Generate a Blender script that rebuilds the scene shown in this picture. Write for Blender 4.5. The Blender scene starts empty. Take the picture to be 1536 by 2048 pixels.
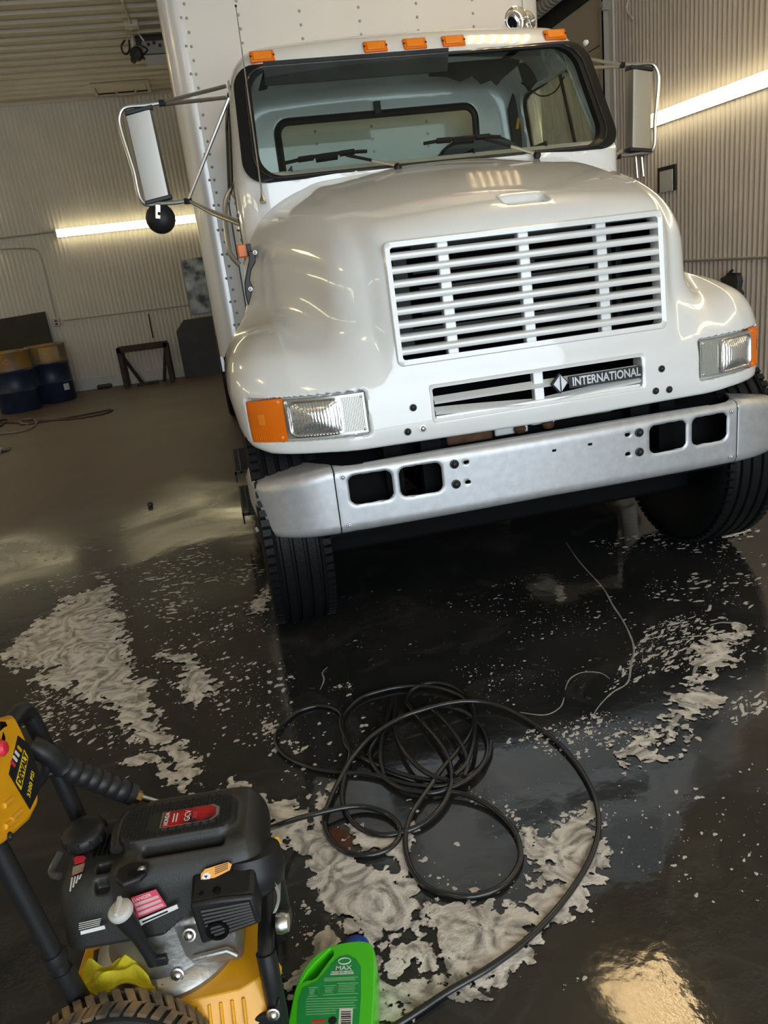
import bpy, math, random
import numpy as np
from mathutils import Matrix, Vector
random.seed(7); rng = np.random.default_rng(7)
scene = bpy.context.scene
col = scene.collection

# ------------------------------------------------------------------ camera
F = 1536.0
CAM = np.array([-1.1575, -2.7014, 1.4910])
YAW, PITCH, ROLL = math.radians(10.199), math.radians(17.942), math.radians(6.980)
cy, sy, cp, sp = math.cos(YAW), math.sin(YAW), math.cos(PITCH), math.sin(PITCH)
fwd = np.array([sy*cp, cy*cp, -sp]); r0 = np.array([cy, -sy, 0.0]); d0 = np.cross(fwd, r0)
cr, sr = math.cos(ROLL), math.sin(ROLL)
right = cr*r0 + sr*d0; down = -sr*r0 + cr*d0
RM = np.stack([right, down, fwd])
cam = bpy.data.cameras.new('camera'); cam.sensor_fit = 'HORIZONTAL'; cam.sensor_width = 36
cam.lens = F/1536*36; cam.clip_start = .02
camo = bpy.data.objects.new('camera', cam); col.objects.link(camo)
camo.matrix_world = Matrix(((right[0], -down[0], -fwd[0], CAM[0]), (right[1], -down[1], -fwd[1], CAM[1]),
                            (right[2], -down[2], -fwd[2], CAM[2]), (0, 0, 0, 1)))
scene.camera = camo
def ray(u, v): return RM.T @ np.array([(u-768)/F, (v-1024)/F, 1.0])
def onZ(u, v, z=0.): r = ray(u, v); return CAM + (z-CAM[2])/r[2]*r
def onY(u, v, y): r = ray(u, v); return CAM + (y-CAM[1])/r[1]*r
def onX(u, v, x): r = ray(u, v); return CAM + (x-CAM[0])/r[0]*r

# ------------------------------------------------------------------ light and exposure
w = bpy.data.worlds.new('world'); scene.world = w; w.use_nodes = True
wb = w.node_tree.nodes['Background']; wb.inputs[0].default_value = (.80, .90, 1.0, 1); wb.inputs[1].default_value = 1.2
vs = scene.view_settings
vs.view_transform = 'Standard'; vs.look = 'None'; vs.gamma = 1; vs.use_curve_mapping = False; vs.exposure = 0.22
def area(name, loc, rot, sx, sy_, power, color):
    l = bpy.data.lights.new(name, 'AREA'); l.shape = 'RECTANGLE'; l.size = sx; l.size_y = sy_
    l.energy = power; l.color = color
    o = bpy.data.objects.new(name, l); col.objects.link(o); o.location = loc; o.rotation_euler = rot; return o
# daylight entering by the open overhead door behind the photographer
area('door_daylight', (0.3, -7.35, 2.05), (math.radians(90), 0, math.radians(0)), 7.0, 3.9, 300, (.80, .915, 1.0))

# ------------------------------------------------------------------ materials
def mat(name, c, rough=.5, metal=0., coat=0., coat_rough=.03, var=0., vscale=8., c2=None, bump=0., bscale=60., emis=None, estr=0., spec=None, ior=None, stretch=None, detail=4.):
    m = bpy.data.materials.new(name); m.use_nodes = True; nt = m.node_tree; b = nt.nodes['Principled BSDF']
    b.inputs['Base Color'].default_value = (*c, 1); b.inputs['Roughness'].default_value = rough
    b.inputs['Metallic'].default_value = metal; b.inputs['Coat Weight'].default_value = coat; b.inputs['Coat Roughness'].default_value = coat_rough
    if spec is not None: b.inputs['Specular IOR Level'].default_value = spec
    if emis: b.inputs['Emission Color'].default_value = (*emis, 1); b.inputs['Emission Strength'].default_value = estr
    if var or bump:
        tc = nt.nodes.new('ShaderNodeTexCoord'); mp = nt.nodes.new('ShaderNodeMapping'); nt.links.new(tc.outputs['Object'], mp.inputs[0])
        if stretch: mp.inputs['Scale'].default_value = stretch
    if var or c2:
        n = nt.nodes.new('ShaderNodeTexNoise'); n.inputs['Scale'].default_value = vscale; n.inputs['Detail'].default_value = detail
        nt.links.new(mp.outputs[0], n.inputs['Vector'])
        r = nt.nodes.new('ShaderNodeValToRGB'); r.color_ramp.elements[0].position = .35; r.color_ramp.elements[1].position = .65
        k = c2 if c2 else tuple(x*(1-var) for x in c)
        r.color_ramp.elements[0].color = (*k, 1); r.color_ramp.elements[1].color = (*c, 1)
        nt.links.new(n.outputs[0], r.inputs[0]); nt.links.new(r.outputs[0], b.inputs['Base Color'])
    if bump:
        n2 = nt.nodes.new('ShaderNodeTexNoise'); n2.inputs['Scale'].default_value = bscale; nt.links.new(mp.outputs[0], n2.inputs['Vector'])
        bp = nt.nodes.new('ShaderNodeBump'); bp.inputs['Strength'].default_value = bump; bp.inputs['Distance'].default_value = .01
        nt.links.new(n2.outputs[0], bp.inputs['Height']); nt.links.new(bp.outputs[0], b.inputs['Normal'])
    return m
PAINT = mat('white_truck_paint', (.80, .805, .795), .28, coat=1., coat_rough=.02, var=.03, vscale=3)
WHITEP = mat('white_plastic', (.80, .80, .80), .35)
GASKET = mat('black_rubber', (.008, .008, .009), .45, spec=.3)
BLACK = mat('black_plastic', (.014, .014, .015), .42, spec=.35)
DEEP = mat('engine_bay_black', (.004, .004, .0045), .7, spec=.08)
CHROME = mat('chrome', (.8, .8, .8), .08, 1.)
STEEL = mat('brushed_stainless', (.66, .65, .63), .3, 1.)
MIRB = mat('mirror_back_stainless', (.34, .325, .30), .42, .9)
SILVER = mat('silver_bumper_paint', (.56, .57, .59), .42, .55, coat=.25, coat_rough=.2, var=.12, vscale=30)
AMBER = mat('amber_lens', (.80, .17, .004), .35, coat=.15, coat_rough=.1, spec=.3)
AMBER2 = mat('amber_lens_inset', (.92, .26, .012), .25, coat=.4)
BOXW = mat('cargo_panel_white', (.74, .71, .665), .35, coat=.3, coat_rough=.12, var=.03, vscale=2)
POST = mat('cargo_post_white', (.72, .72, .72), .3, .25, coat=.4, coat_rough=.1)
RIVET = mat('rivet_grey', (.42, .41, .39), .45, .5)
TYRE = mat('tyre_rubber', (.0055, .006, .007), .5, spec=.22, bump=.15, bscale=90)
DASH = mat('dash_grey', (.46, .43, .385), .6)
HEADL = mat('torn_headliner_dark', (.05, .05, .048), .9, var=.4, vscale=6)
RAD = mat('radiator_fin_grey', (.06, .06, .058), .5, .4)
RUST = mat('rusty_bracket', (.16, .07, .035), .8, var=.6, vscale=20)
BEZ = mat('headlamp_bezel', (.52, .52, .47), .3, .75)
def lens_mat():
    m = mat('headlamp_glass', (.80, .81, .82), .12, .85, coat=1.)
    nt = m.node_tree; b = nt.nodes['Principled BSDF']; tc = nt.nodes.new('ShaderNodeTexCoord')
    wv = nt.nodes.new('ShaderNodeTexWave'); wv.inputs['Scale'].default_value = 28; wv.bands_direction = 'X'; wv.inputs['Distortion'].default_value = 2.5
    wv.inputs['Detail'].default_value = 1
    n = nt.nodes.new('ShaderNodeTexNoise'); n.inputs['Scale'].default_value = 30
    ad = nt.nodes.new('ShaderNodeMath'); ad.operation = 'ADD'
    nt.links.new(tc.outputs['Object'], wv.inputs[0]); nt.links.new(tc.outputs['Object'], n.inputs[0])
    nt.links.new(wv.outputs['Fac'], ad.inputs[0]); nt.links.new(n.outputs[0], ad.inputs[1])
    bp = nt.nodes.new('ShaderNodeBump'); bp.inputs['Strength'].default_value = .2; bp.inputs['Distance'].default_value = .01
    nt.links.new(ad.outputs[0], bp.inputs['Height']); nt.links.new(bp.outputs[0], b.inputs['Normal']); return m
LENS = lens_mat()
def glass_mat(name, tint, refl=1.):
    m = bpy.data.materials.new(name); m.use_nodes = True; nt = m.node_tree; nt.nodes.clear()
    o = nt.nodes.new('ShaderNodeOutputMaterial'); t = nt.nodes.new('ShaderNodeBsdfTransparent'); t.inputs[0].default_value = (*tint, 1)
    g = nt.nodes.new('ShaderNodeBsdfGlossy'); g.inputs['Roughness'].default_value = .02
    fr = nt.nodes.new('ShaderNodeFresnel'); fr.inputs[0].default_value = 1.45
    ge = nt.nodes.new('ShaderNodeNewGeometry'); sb = nt.nodes.new('ShaderNodeMath'); sb.operation = 'SUBTRACT'; sb.inputs[0].default_value = 1; nt.links.new(ge.outputs['Backfacing'], sb.inputs[1])
    mu = nt.nodes.new('ShaderNodeMath'); mu.operation = 'MULTIPLY'; nt.links.new(fr.outputs[0], mu.inputs[0]); nt.links.new(sb.outputs[0], mu.inputs[1])
    mx = nt.nodes.new('ShaderNodeMixShader'); nt.links.new(mu.outputs[0], mx.inputs[0]); nt.links.new(t.outputs[0], mx.inputs[1]); nt.links.new(g.outputs[0], mx.inputs[2])
    nt.links.new(mx.outputs[0], o.inputs[0]); return m
GLASS = glass_mat('window_glass', (.86, .90, .88))
def hazy_glass():                      # side glass streaked with water and dust
    m = glass_mat('streaked_side_glass', (.85, .88, .84)); nt = m.node_tree; N = nt.nodes.new; L = nt.links.new
    out = [n for n in nt.nodes if n.type == 'OUTPUT_MATERIAL'][0]; old = out.inputs[0].links[0].from_socket
    d = N('ShaderNodeBsdfDiffuse'); d.inputs[0].default_value = (.72, .72, .64, 1); t = N('ShaderNodeBsdfTranslucent'); t.inputs[0].default_value = (.75, .75, .66, 1)
    a = N('ShaderNodeMixShader'); L(d.outputs[0], a.inputs[1]); L(t.outputs[0], a.inputs[2])
    tc = N('ShaderNodeTexCoord'); mp = N('ShaderNodeMapping'); mp.inputs['Scale'].default_value = (1, 26, 2); L(tc.outputs['Object'], mp.inputs[0])
    n = N('ShaderNodeTexNoise'); n.inputs['Scale'].default_value = 1.6; n.inputs['Detail'].default_value = 5; L(mp.outputs[0], n.inputs['Vector'])
    r = N('ShaderNodeValToRGB'); r.color_ramp.elements[0].position = .3; r.color_ramp.elements[0].color = (.12, .12, .12, 1); r.color_ramp.elements[1].position = .7; r.color_ramp.elements[1].color = (.6, .6, .6, 1)
    L(n.outputs[0], r.inputs[0]); mx = N('ShaderNodeMixShader'); L(r.outputs[0], mx.inputs[0]); L(old, mx.inputs[1]); L(a.outputs[0], mx.inputs[2]); L(mx.outputs[0], out.inputs[0]); return m
HAZY = hazy_glass()
WALLM = mat('corrugated_wall_cream', (.74, .705, .63), .45, var=.08, vscale=1.5, bump=.02, bscale=20)
WALLR = mat('corrugated_wall_tan', (.70, .63, .575), .42, var=.10, vscale=1.5)
CEILM = mat('ribbed_ceiling_tan', (.68, .62, .51), .5, var=.08, vscale=1.2)
TRIMW = mat('white_trim', (.66, .64, .60), .5, var=.08, vscale=4)
CONDUIT = mat('conduit_grey', (.44, .42, .38), .45, .2)
DOORM = mat('door_panel_tan', (.62, .55, .45), .5, var=.06, vscale=2)
DARKMETAL = mat('dark_steel', (.045, .042, .04), .55, .3, var=.3, vscale=12)
TUBE = mat('fluorescent_tube', (1, 1, .9), .4, emis=(1.0, .87, .53), estr=7.5)
TUBEW = mat('warm_highbay_tube', (1, .9, .7), .4, emis=(1.0, .72, .38), estr=13)
FIX = mat('fixture_white', (.72, .70, .62), .4)
YEL = mat('yellow_panel', (.80, .38, .008), .38, coat=.2, var=.10, vscale=9)
ENG = mat('engine_cover_black', (.021, .020, .0175), .46, var=.35, vscale=7, bump=.05, bscale=300)
ENG2 = mat('engine_cover_mesh', (.026, .024, .02), .5)
ALU = mat('cast_aluminium', (.42, .41, .39), .42, .9, var=.25, vscale=12, bump=.1, bscale=80)
BRASS = mat('brass', (.75, .48, .16), .25, 1.)
RED = mat('red_label', (.62, .03, .05), .4)
PINK = mat('danger_label', (.60, .06, .11), .4)
WLAB = mat('white_label', (.72, .72, .70), .45)
ORL = mat('orange_label', (.80, .33, .03), .45)
GREYCAP = mat('oil_cap_grey', (.52, .51, .48), .5)
RAGM = mat('yellow_cloth', (.70, .60, .02), .8, var=.2, vscale=14, bump=.2, bscale=120)
GRN = mat('green_plastic', (.07, .62, .012), .32, coat=.3)
GLAB = mat('green_label', (.008, .30, .06), .42)
GLAB2 = mat('pale_green_print', (.20, .48, .24), .5)
BLUE = mat('blue_cap', (.01, .07, .45), .35)
HOSE = mat('black_hose_rubber', (.012, .012, .013), .26, coat=.35, coat_rough=.1)
WCORD = mat('white_cord', (.72, .68, .58), .45)
DRUM = mat('blue_drum_paint', (.022, .035, .085), .42, var=.35, vscale=5)
DRUMT = mat('drum_faded_band', (.22, .19, .14), .5, var=.5, vscale=4, c2=(.42, .22, .03))
BOARD = mat('black_sheet', (.022, .02, .016), .6, var=.4, vscale=4)
STAND = mat('rusty_dark_stand', (.05, .042, .036), .7, var=.4, vscale=14)
GREYP = mat('slate_grey_panel', (.055, .06, .072), .6, var=.2, vscale=5)
SHEET = mat('scuffed_metal_sheet', (.36, .35, .31), .4, .5, c2=(.03, .03, .03), var=.1, vscale=5)
RUBBR = mat('brown_air_hose', (.09, .055, .04), .6)
TANH = mat('beige_air_hose', (.26, .20, .15), .6)
WOOD = mat('wood_block', (.22, .14, .07), .7, var=.3, vscale=20)
TREAD = mat('dusty_tyre_tread', (.055, .045, .035), .8, c2=(.26, .16, .07), var=.2, vscale=22)
SKIRT = mat('white_skirt', (.74, .74, .74), .35, coat=.5)
EMBL = mat('emblem_grey', (.42, .43, .44), .35, .6)

# ------------------------------------------------------------------ mesh helpers
def unit(v): v = np.asarray(v, float); n = np.linalg.norm(v); return v/n if n else v
class MB:
    def __init__(s): s.v = []; s.f = []
    def add(s, vs, fs):
        o = len(s.v); s.v += [tuple(map(float, q)) for q in vs]; s.f += [tuple(i+o for i in q) for q in fs]; return s
    def obox(s, c, ax, h):
        c = np.asarray(c, float); A = [unit(a)*k for a, k in zip(ax, h)]
        vs = [c+i*A[0]+j*A[1]+k*A[2] for k in (-1, 1) for j in (-1, 1) for i in (-1, 1)]
        fs = [(0, 2, 3, 1), (4, 5, 7, 6), (0, 1, 5, 4), (2, 6, 7, 3), (0, 4, 6, 2), (1, 3, 7, 5)]
        if np.dot(np.cross(A[0], A[1]), A[2]) < 0: fs = [q[::-1] for q in fs]
        return s.add(vs, fs)
    def box(s, a, b):
        a = np.asarray(a, float); b = np.asarray(b, float); lo = np.minimum(a, b); hi = np.maximum(a, b)
        return s.obox((lo+hi)/2, np.eye(3), (hi-lo)/2)
    def tube(s, pts, r, n=8, closed=False, caps=True):
        P = [np.asarray(p, float) for p in pts]; m = len(P); R = r if hasattr(r, '__len__') else [r]*m
        T = []
        for i in range(m):
            a = P[(i-1) % m] if (closed or i > 0) else P[i]; b = P[(i+1) % m] if (closed or i < m-1) else P[i]
            T.append(unit(b-a))
        u = np.cross(T[0], (0, 0, 1)); u = unit(u) if np.linalg.norm(u) > 1e-3 else np.array([1., 0, 0])
        vs = []
        for i in range(m):
            u = unit(u-T[i]*np.dot(u, T[i])); w_ = np.cross(T[i], u)
            for k in range(n):
                a = 2*math.pi*k/n; vs.append(P[i]+R[i]*(math.cos(a)*u+math.sin(a)*w_))
        fs = []
        for i in range(m if closed else m-1):
            j = (i+1) % m
            for k in range(n): l = (k+1) % n; fs.append((i*n+k, i*n+l, j*n+l, j*n+k))
        if not closed and caps: fs.append(tuple(range(n))[::-1]); fs.append(tuple((m-1)*n+k for k in range(n)))
        return s.add(vs, fs)
    def cyl(s, a, b, r, r2=None, n=16): return s.tube([a, b], [r, r if r2 is None else r2], n)
    def lathe(s, prof, o, ax, n=24):
        ax = unit(ax); u = np.cross(ax, (0, 0, 1)); u = unit(u) if np.linalg.norm(u) > 1e-3 else np.array([1., 0, 0]); w_ = np.cross(ax, u)
        o = np.asarray(o, float); vs = []
        for r, h in prof:
            for k in range(n): a = 2*math.pi*k/n; vs.append(o+ax*h+r*(math.cos(a)*u+math.sin(a)*w_))
        m = len(prof); fs = []
        for i in range(m-1):
            for k in range(n): l = (k+1) % n; fs.append((i*n+k, i*n+l, (i+1)*n+l, (i+1)*n+k))
        if prof[0][0] > 1e-6: fs.append(tuple(range(n))[::-1])
        if prof[-1][0] > 1e-6: fs.append(tuple((m-1)*n+k for k in range(n)))
        return s.add(vs, fs)
    def prism(s, poly, o, u, v, d):          # poly in (u,v), extruded by vector d
        o = np.asarray(o, float); u = np.asarray(u, float); v = np.asarray(v, float); d = np.asarray(d, float); n = len(poly)
        A = [o+a*u+b*v for a, b in poly]; B = [p+d for p in A]
        fs = [tuple(range(n))[::-1], tuple(range(n, 2*n))]+[(i, (i+1) % n, n+(i+1) % n, n+i) for i in range(n)]
        ar = sum(poly[i][0]*poly[(i+1) % n][1]-poly[(i+1) % n][0]*poly[i][1] for i in range(n))
        if ar*np.dot(np.cross(u, v), d) < 0: fs = [q[::-1] for q in fs]
        return s.add(A+B, fs)
    def poly3(s, A, d):                      # planar 3D polygon extruded by d
        A = [np.asarray(p, float) for p in A]; d = np.asarray(d, float); n = len(A)
        nn = sum(np.cross(A[i]-A[0], A[(i+1) % n]-A[0]) for i in range(1, n-1))
        if np.dot(nn, d) < 0: A = A[::-1]
        fs = [tuple(range(n))[::-1], tuple(range(n, 2*n))]+[(i, (i+1) % n, n+(i+1) % n, n+i) for i in range(n)]
        return s.add(A+[p+d for p in A], fs)
    def grid(s, fn, nu, nv, flip=False, thick=None):
        vs = [fn(i/nu, j/nv) for j in range(nv+1) for i in range(nu+1)]; W = nu+1
        fs = [(j*W+i, j*W+i+1, (j+1)*W+i+1, (j+1)*W+i) for j in range(nv) for i in range(nu)]
        if thick is not None:
            N = len(vs); vs = vs+[np.asarray(p)+np.asarray(thick) for p in vs]
            fs2 = [tuple(i+N for i in q[::-1]) for q in fs]
            bd = [i for i in range(nu)]; loop = [i for i in range(nu+1)]+[j*W+nu for j in range(1, nv+1)]+[nv*W+i for i in range(nu-1, -1, -1)]+[j*W for j in range(nv-1, 0, -1)]
            L = len(loop); fs = fs+fs2+[(loop[(i+1) % L], loop[i], loop[i]+N, loop[(i+1) % L]+N) for i in range(L)]
        if flip: fs = [q[::-1] for q in fs]
        return s.add(vs, fs)
    def build(s, name, m, parent=None, smooth=35, bevel=0, mods=None):
        me = bpy.data.meshes.new(name); me.from_pydata(s.v, [], s.f); me.materials.append(m); me.update()
        return link(name, me, parent, smooth, bevel)
def thing(name, label, cat, loc=(0, 0, 0), group=None, rotz=0, local=False):
    o = bpy.data.objects.new(name, None); col.objects.link(o); o.location = loc; o.rotation_euler = (0, 0, rotz)
    o.empty_display_size = .1
    ORG[o.name] = (tuple(loc), local); o['label'] = label; o['category'] = cat
    if group: o['group'] = group
    return o
ORG = {}
def link(name, me, parent=None, smooth=35, bevel=0):
    o = bpy.data.objects.new(name, me); col.objects.link(o)
    if smooth and len(me.polygons):
        me.shade_smooth()
        if smooth < 180: me.set_sharp_from_angle(angle=math.radians(smooth))
    if parent is not None:
        o.parent = parent
        if parent.name in ORG and not ORG[parent.name][1]:
            o.matrix_parent_inverse = Matrix.Translation(ORG[parent.name][0]).inverted()
        elif parent.name in ORG: pass
    if bevel:
        b = o.modifiers.new('bevel', 'BEVEL'); b.width = bevel; b.segments = 2; b.limit_method = 'ANGLE'; b.angle_limit = math.radians(40)
    return o
def subpart(o, parent):                       # child of a mesh part: same coordinates as its parent part
    o.parent = parent; o.matrix_parent_inverse = Matrix.Identity(4); return o
def tag(o, label, cat, group=None):
    o['label'] = label; o['category'] = cat
    if group: o['group'] = group
    return o
def struct(o, label=None):
    o['kind'] = 'structure'
    if label: o['label'] = label
    return o
def spline(pts, n=8, closed=False):
    P = [np.asarray(p, float) for p in pts]; m = len(P); out = []
    for i in range(m if closed else m-1):
        g = lambda k: P[k % m] if closed else P[min(max(k, 0), m-1)]
        a, b, c, d = g(i-1), g(i), g(i+1), g(i+2)
        for k in range(n):
            t = k/n; out.append(.5*((2*b)+(c-a)*t+(2*a-5*b+4*c-d)*t*t+(-a+3*b-3*c+d)*t**3))
    if not closed: out.append(P[-1])
    return out
def rrect(x0, x1, z0, z1, r, n=5):
    out = []
    for cx, cz, a0 in ((x1-r, z1-r, 0), (x0+r, z1-r, 90), (x0+r, z0+r, 180), (x1-r, z0+r, 270)):
        for k in range(n+1): a = math.radians(a0+90*k/n); out.append((cx+r*math.cos(a), cz+r*math.sin(a)))
    return out
def text_mesh(s, size, extrude=.001, offset=0., spacing=1., align='CENTER'):
    cu = bpy.data.curves.new('t', 'FONT'); cu.body = s; cu.size = size; cu.extrude = extrude; cu.offset = offset; cu.space_character = spacing
    cu.align_x = align; cu.align_y = 'CENTER'; cu.resolution_u = 3
    o = bpy.data.objects.new('t', cu); col.objects.link(o)
    dg = bpy.context.evaluated_depsgraph_get(); me = bpy.data.meshes.new_from_object(o.evaluated_get(dg))
    bpy.data.objects.remove(o); bpy.data.curves.remove(cu); return me
def text(name, s, size, o, u, v, m, parent, sx=1., extrude=.001, offset=0., spacing=1., width=None):
    me = text_mesh(s, size, extrude, offset, spacing)
    if width:
        xs = [q.co.x for q in me.vertices]; sx = width/(max(xs)-min(xs))
    u = unit(u); v = unit(v); nn = np.cross(u, v); o = np.asarray(o, float)
    for q in me.vertices: q.co = Vector(o+u*q.co.x*sx+v*q.co.y+nn*q.co.z)
    me.materials.clear(); me.materials.append(m); me.name = name
    return link(name, me, parent, 0)
# signed distance field -> surface net
def smax(a, b, k): h = np.maximum(k-np.abs(a-b), 0)/k; return np.maximum(a, b)+h*h*k*.25
def smin(a, b, k): return -smax(-a, -b, k)
def sdbox2(a, b, ca, cb, ha, hb, r):
    qa = np.abs(a-ca)-ha+r; qb = np.abs(b-cb)-hb+r
    return np.hypot(np.maximum(qa, 0), np.maximum(qb, 0))+np.minimum(np.maximum(qa, qb), 0)-r
def sdf_mesh(name, fn, lo, hi, h, m, parent=None, smooth=40, mats=None):
    ax = [np.arange(lo[i], hi[i]+h, h) for i in range(3)]
    X, Y, Z = np.meshgrid(*ax, indexing='ij'); Fv = fn(X, Y, Z).astype(np.float32); S = Fv < 0
    n = Fv.shape; cn = (n[0]-1, n[1]-1, n[2]-1)
    acc = np.zeros(cn+(3,), np.float32); cnt = np.zeros(cn, np.float32)
    sh = [(0, 0, 0), (1, 0, 0), (0, 1, 0), (1, 1, 0), (0, 0, 1), (1, 0, 1), (0, 1, 1), (1, 1, 1)]
    g = lambda A, s: A[s[0]:s[0]+cn[0], s[1]:s[1]+cn[1], s[2]:s[2]+cn[2]]
    for a in range(8):
        for b in range(a+1, 8):
            if bin(a ^ b).count('1') != 1: continue
            pa, pb = sh[a], sh[b]; fa, fb = g(Fv, pa), g(Fv, pb); c = g(S, pa) != g(S, pb)
            t = np.where(c, fa/np.where(np.abs(fa-fb) < 1e-9, 1, fa-fb), 0)
            for k in range(3): acc[..., k] += np.where(c, pa[k]+t*(pb[k]-pa[k]), 0)
            cnt += c
    act = cnt > 0; idx = -np.ones(cn, np.int64); idx[act] = np.arange(act.sum())
    ii = np.argwhere(act); V = (ii+acc[act]/cnt[act][:, None])*h+np.array(lo)
    e = h*.25
    for _ in range(2):
        f0 = fn(V[:, 0], V[:, 1], V[:, 2]); G = np.stack([fn(*(V+e*np.eye(3)[k]).T)-fn(*(V-e*np.eye(3)[k]).T) for k in range(3)], 1)/(2*e)
        st = -f0[:, None]*G/np.maximum((G*G).sum(1), .2)[:, None]; V = V+np.clip(st, -h*.5, h*.5)
    Q = []
    for k in range(3):
        o1, o2 = (k+1) % 3, (k+2) % 3
        sl0 = [slice(None)]*3; sl1 = [slice(None)]*3; sl0[k] = slice(0, -1); sl1[k] = slice(1, None)
        A = S[tuple(sl0)]; B = S[tuple(sl1)]; c = np.argwhere(A != B)
        c = c[(c[:, o1] > 0) & (c[:, o2] > 0) & (c[:, o1] < n[o1]-1) & (c[:, o2] < n[o2]-1)]
        ins = A[tuple(c.T)]
        def at(d1, d2): q = c.copy(); q[:, o1] += d1; q[:, o2] += d2; return idx[tuple(q.T)]
        q = np.stack([at(-1, -1), at(0, -1), at(0, 0), at(-1, 0)], 1)
        q[~ins] = q[~ins][:, ::-1]; Q.append(q)
    Q = np.concatenate(Q); Q = Q[(Q >= 0).all(1)]
    me = bpy.data.meshes.new(name); me.from_pydata(V.tolist(), [], Q.tolist()); me.materials.append(m)
    if mats:
        for mm in mats[0]: me.materials.append(mm)
        mi = mats[1](V[Q].mean(1)); me.polygons.foreach_set('material_index', mi.astype(np.int32))
    me.update(); return link(name, me, parent, smooth)
def vnoise(x, y, seed=0):
    xi = np.floor(x).astype(np.int64); yi = np.floor(y).astype(np.int64); fx = x-xi; fy = y-yi
    def hsh(a, b): q = (a*374761393+b*668265263+seed*1442695041) & 0xffffffff; q = ((q ^ (q >> 13))*1274126177) & 0xffffffff; return ((q ^ (q >> 16)) & 0xffff)/65535.
    ux = fx*fx*(3-2*fx); uy = fy*fy*(3-2*fy)
    return (hsh(xi, yi)*(1-ux)+hsh(xi+1, yi)*ux)*(1-uy)+(hsh(xi, yi+1)*(1-ux)+hsh(xi+1, yi+1)*ux)*uy
def fbm(x, y, seed=0, o=4): return sum(vnoise(x*2**k, y*2**k, seed+k)*.5**k for k in range(o))/sum(.5**k for k in range(o))

# ================================================================== STRUCTURE
XR, YB, XL, YF, ZC = 3.5, 11.25, -8.6, -7.3, 4.46
def floor_mat():
    m = bpy.data.materials.new('wet_concrete_floor'); m.use_nodes = True; nt = m.node_tree; N = nt.nodes.new; L = nt.links.new
    b = nt.nodes['Principled BSDF']; tc = N('ShaderNodeTexCoord'); sep = N('ShaderNodeSeparateXYZ'); L(tc.outputs['Object'], sep.inputs[0])
    def noise(sc, det=5, vec=None, dist=0):
        n = N('ShaderNodeTexNoise'); n.inputs['Scale'].default_value = sc; n.inputs['Detail'].default_value = det; n.inputs['Distortion'].default_value = dist
        L(vec or tc.outputs['Object'], n.inputs['Vector']); return n.outputs[0]
    def math_(op, a, b_=None, clamp=False):
        k = N('ShaderNodeMath'); k.operation = op; k.use_clamp = clamp
        for i, q in enumerate((a, b_)):
            if q is None: continue
            if isinstance(q, (int, float)): k.inputs[i].default_value = q
            else: L(q, k.inputs[i])
        return k.outputs[0]
    def ramp(x, stops):
        r = N('ShaderNodeValToRGB'); e = r.color_ramp.elements
        while len(e) < len(stops): e.new(.5)
        for q, (p, c) in zip(e, stops): q.position = p; q.color = (*c, 1) if len(c) == 3 else c
        L(x, r.inputs[0]); return r.outputs[0]
    # wetness: washed ground around the truck, dry dusty slab towards the far wall
    yy = math_('MULTIPLY', math_('SUBTRACT', 3.6, sep.outputs['Y']), .55)
    wet = math_('ADD', yy, math_('MULTIPLY', math_('SUBTRACT', noise(1.1, 6, dist=.6), .5), 2.6))
    wet = math_('ADD', wet, 0, True)
    dry = ramp(noise(.9, 8), [(.3, (.080, .056, .050)), (.7, (.128, .093, .084))])
    damp = ramp(noise(1.7, 8), [(.3, (.012, .0125, .0135)), (.5, (.019, .019, .019)), (.72, (.032, .0285, .026))])
    mx = N('ShaderNodeMixRGB'); L(wet, mx.inputs[0]); L(dry, mx.inputs[1]); L(damp, mx.inputs[2])
    # pale swirls of dried soap film
    sw = N('ShaderNodeTexNoise'); sw.inputs['Scale'].default_value = 2.3; sw.inputs['Detail'].default_value = 9; sw.inputs['Distortion'].default_value = 1.6; L(tc.outputs['Object'], sw.inputs['Vector'])
    swm = ramp(sw.outputs[0], [(.555, (0, 0, 0)), (.60, (.10, .10, .10)), (.66, (0, 0, 0))])
    m2 = N('ShaderNodeMixRGB'); L(math_('MULTIPLY', swm, wet), m2.inputs[0]); L(mx.outputs[0], m2.inputs[1]); m2.inputs[2].default_value = (.16, .15, .14, 1)
    L(m2.outputs[0], b.inputs['Base Color'])
    pud = ramp(noise(.8, 4), [(.38, (.05, .05, .05)), (.62, (.16, .16, .16))])
    rg = N('ShaderNodeMixRGB'); L(wet, rg.inputs[0]); rg.inputs[1].default_value = (.55, .55, .55, 1); L(pud, rg.inputs[2]); L(rg.outputs[0], b.inputs['Roughness'])
    b.inputs['IOR'].default_value = 1.72
    bp = N('ShaderNodeBump'); bp.inputs['Strength'].default_value = .07; bp.inputs['Distance'].default_value = .02
    L(math_('ADD', math_('ADD', noise(7, 3), math_('MULTIPLY', noise(45, 3), .12)), math_('MULTIPLY', math_('MULTIPLY', noise(26, 2), .55), ramp(noise(1.3, 2), [(.45, (0, 0, 0)), (.62, (1, 1, 1))]))), bp.inputs['Height']); L(bp.outputs[0], b.inputs['Normal'])
    return m
fl = MB().box((XL-.2, YF-4, -.15), (XR+.2, YB+.2, 0)); struct(fl.build('floor', floor_mat(), smooth=0))

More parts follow.
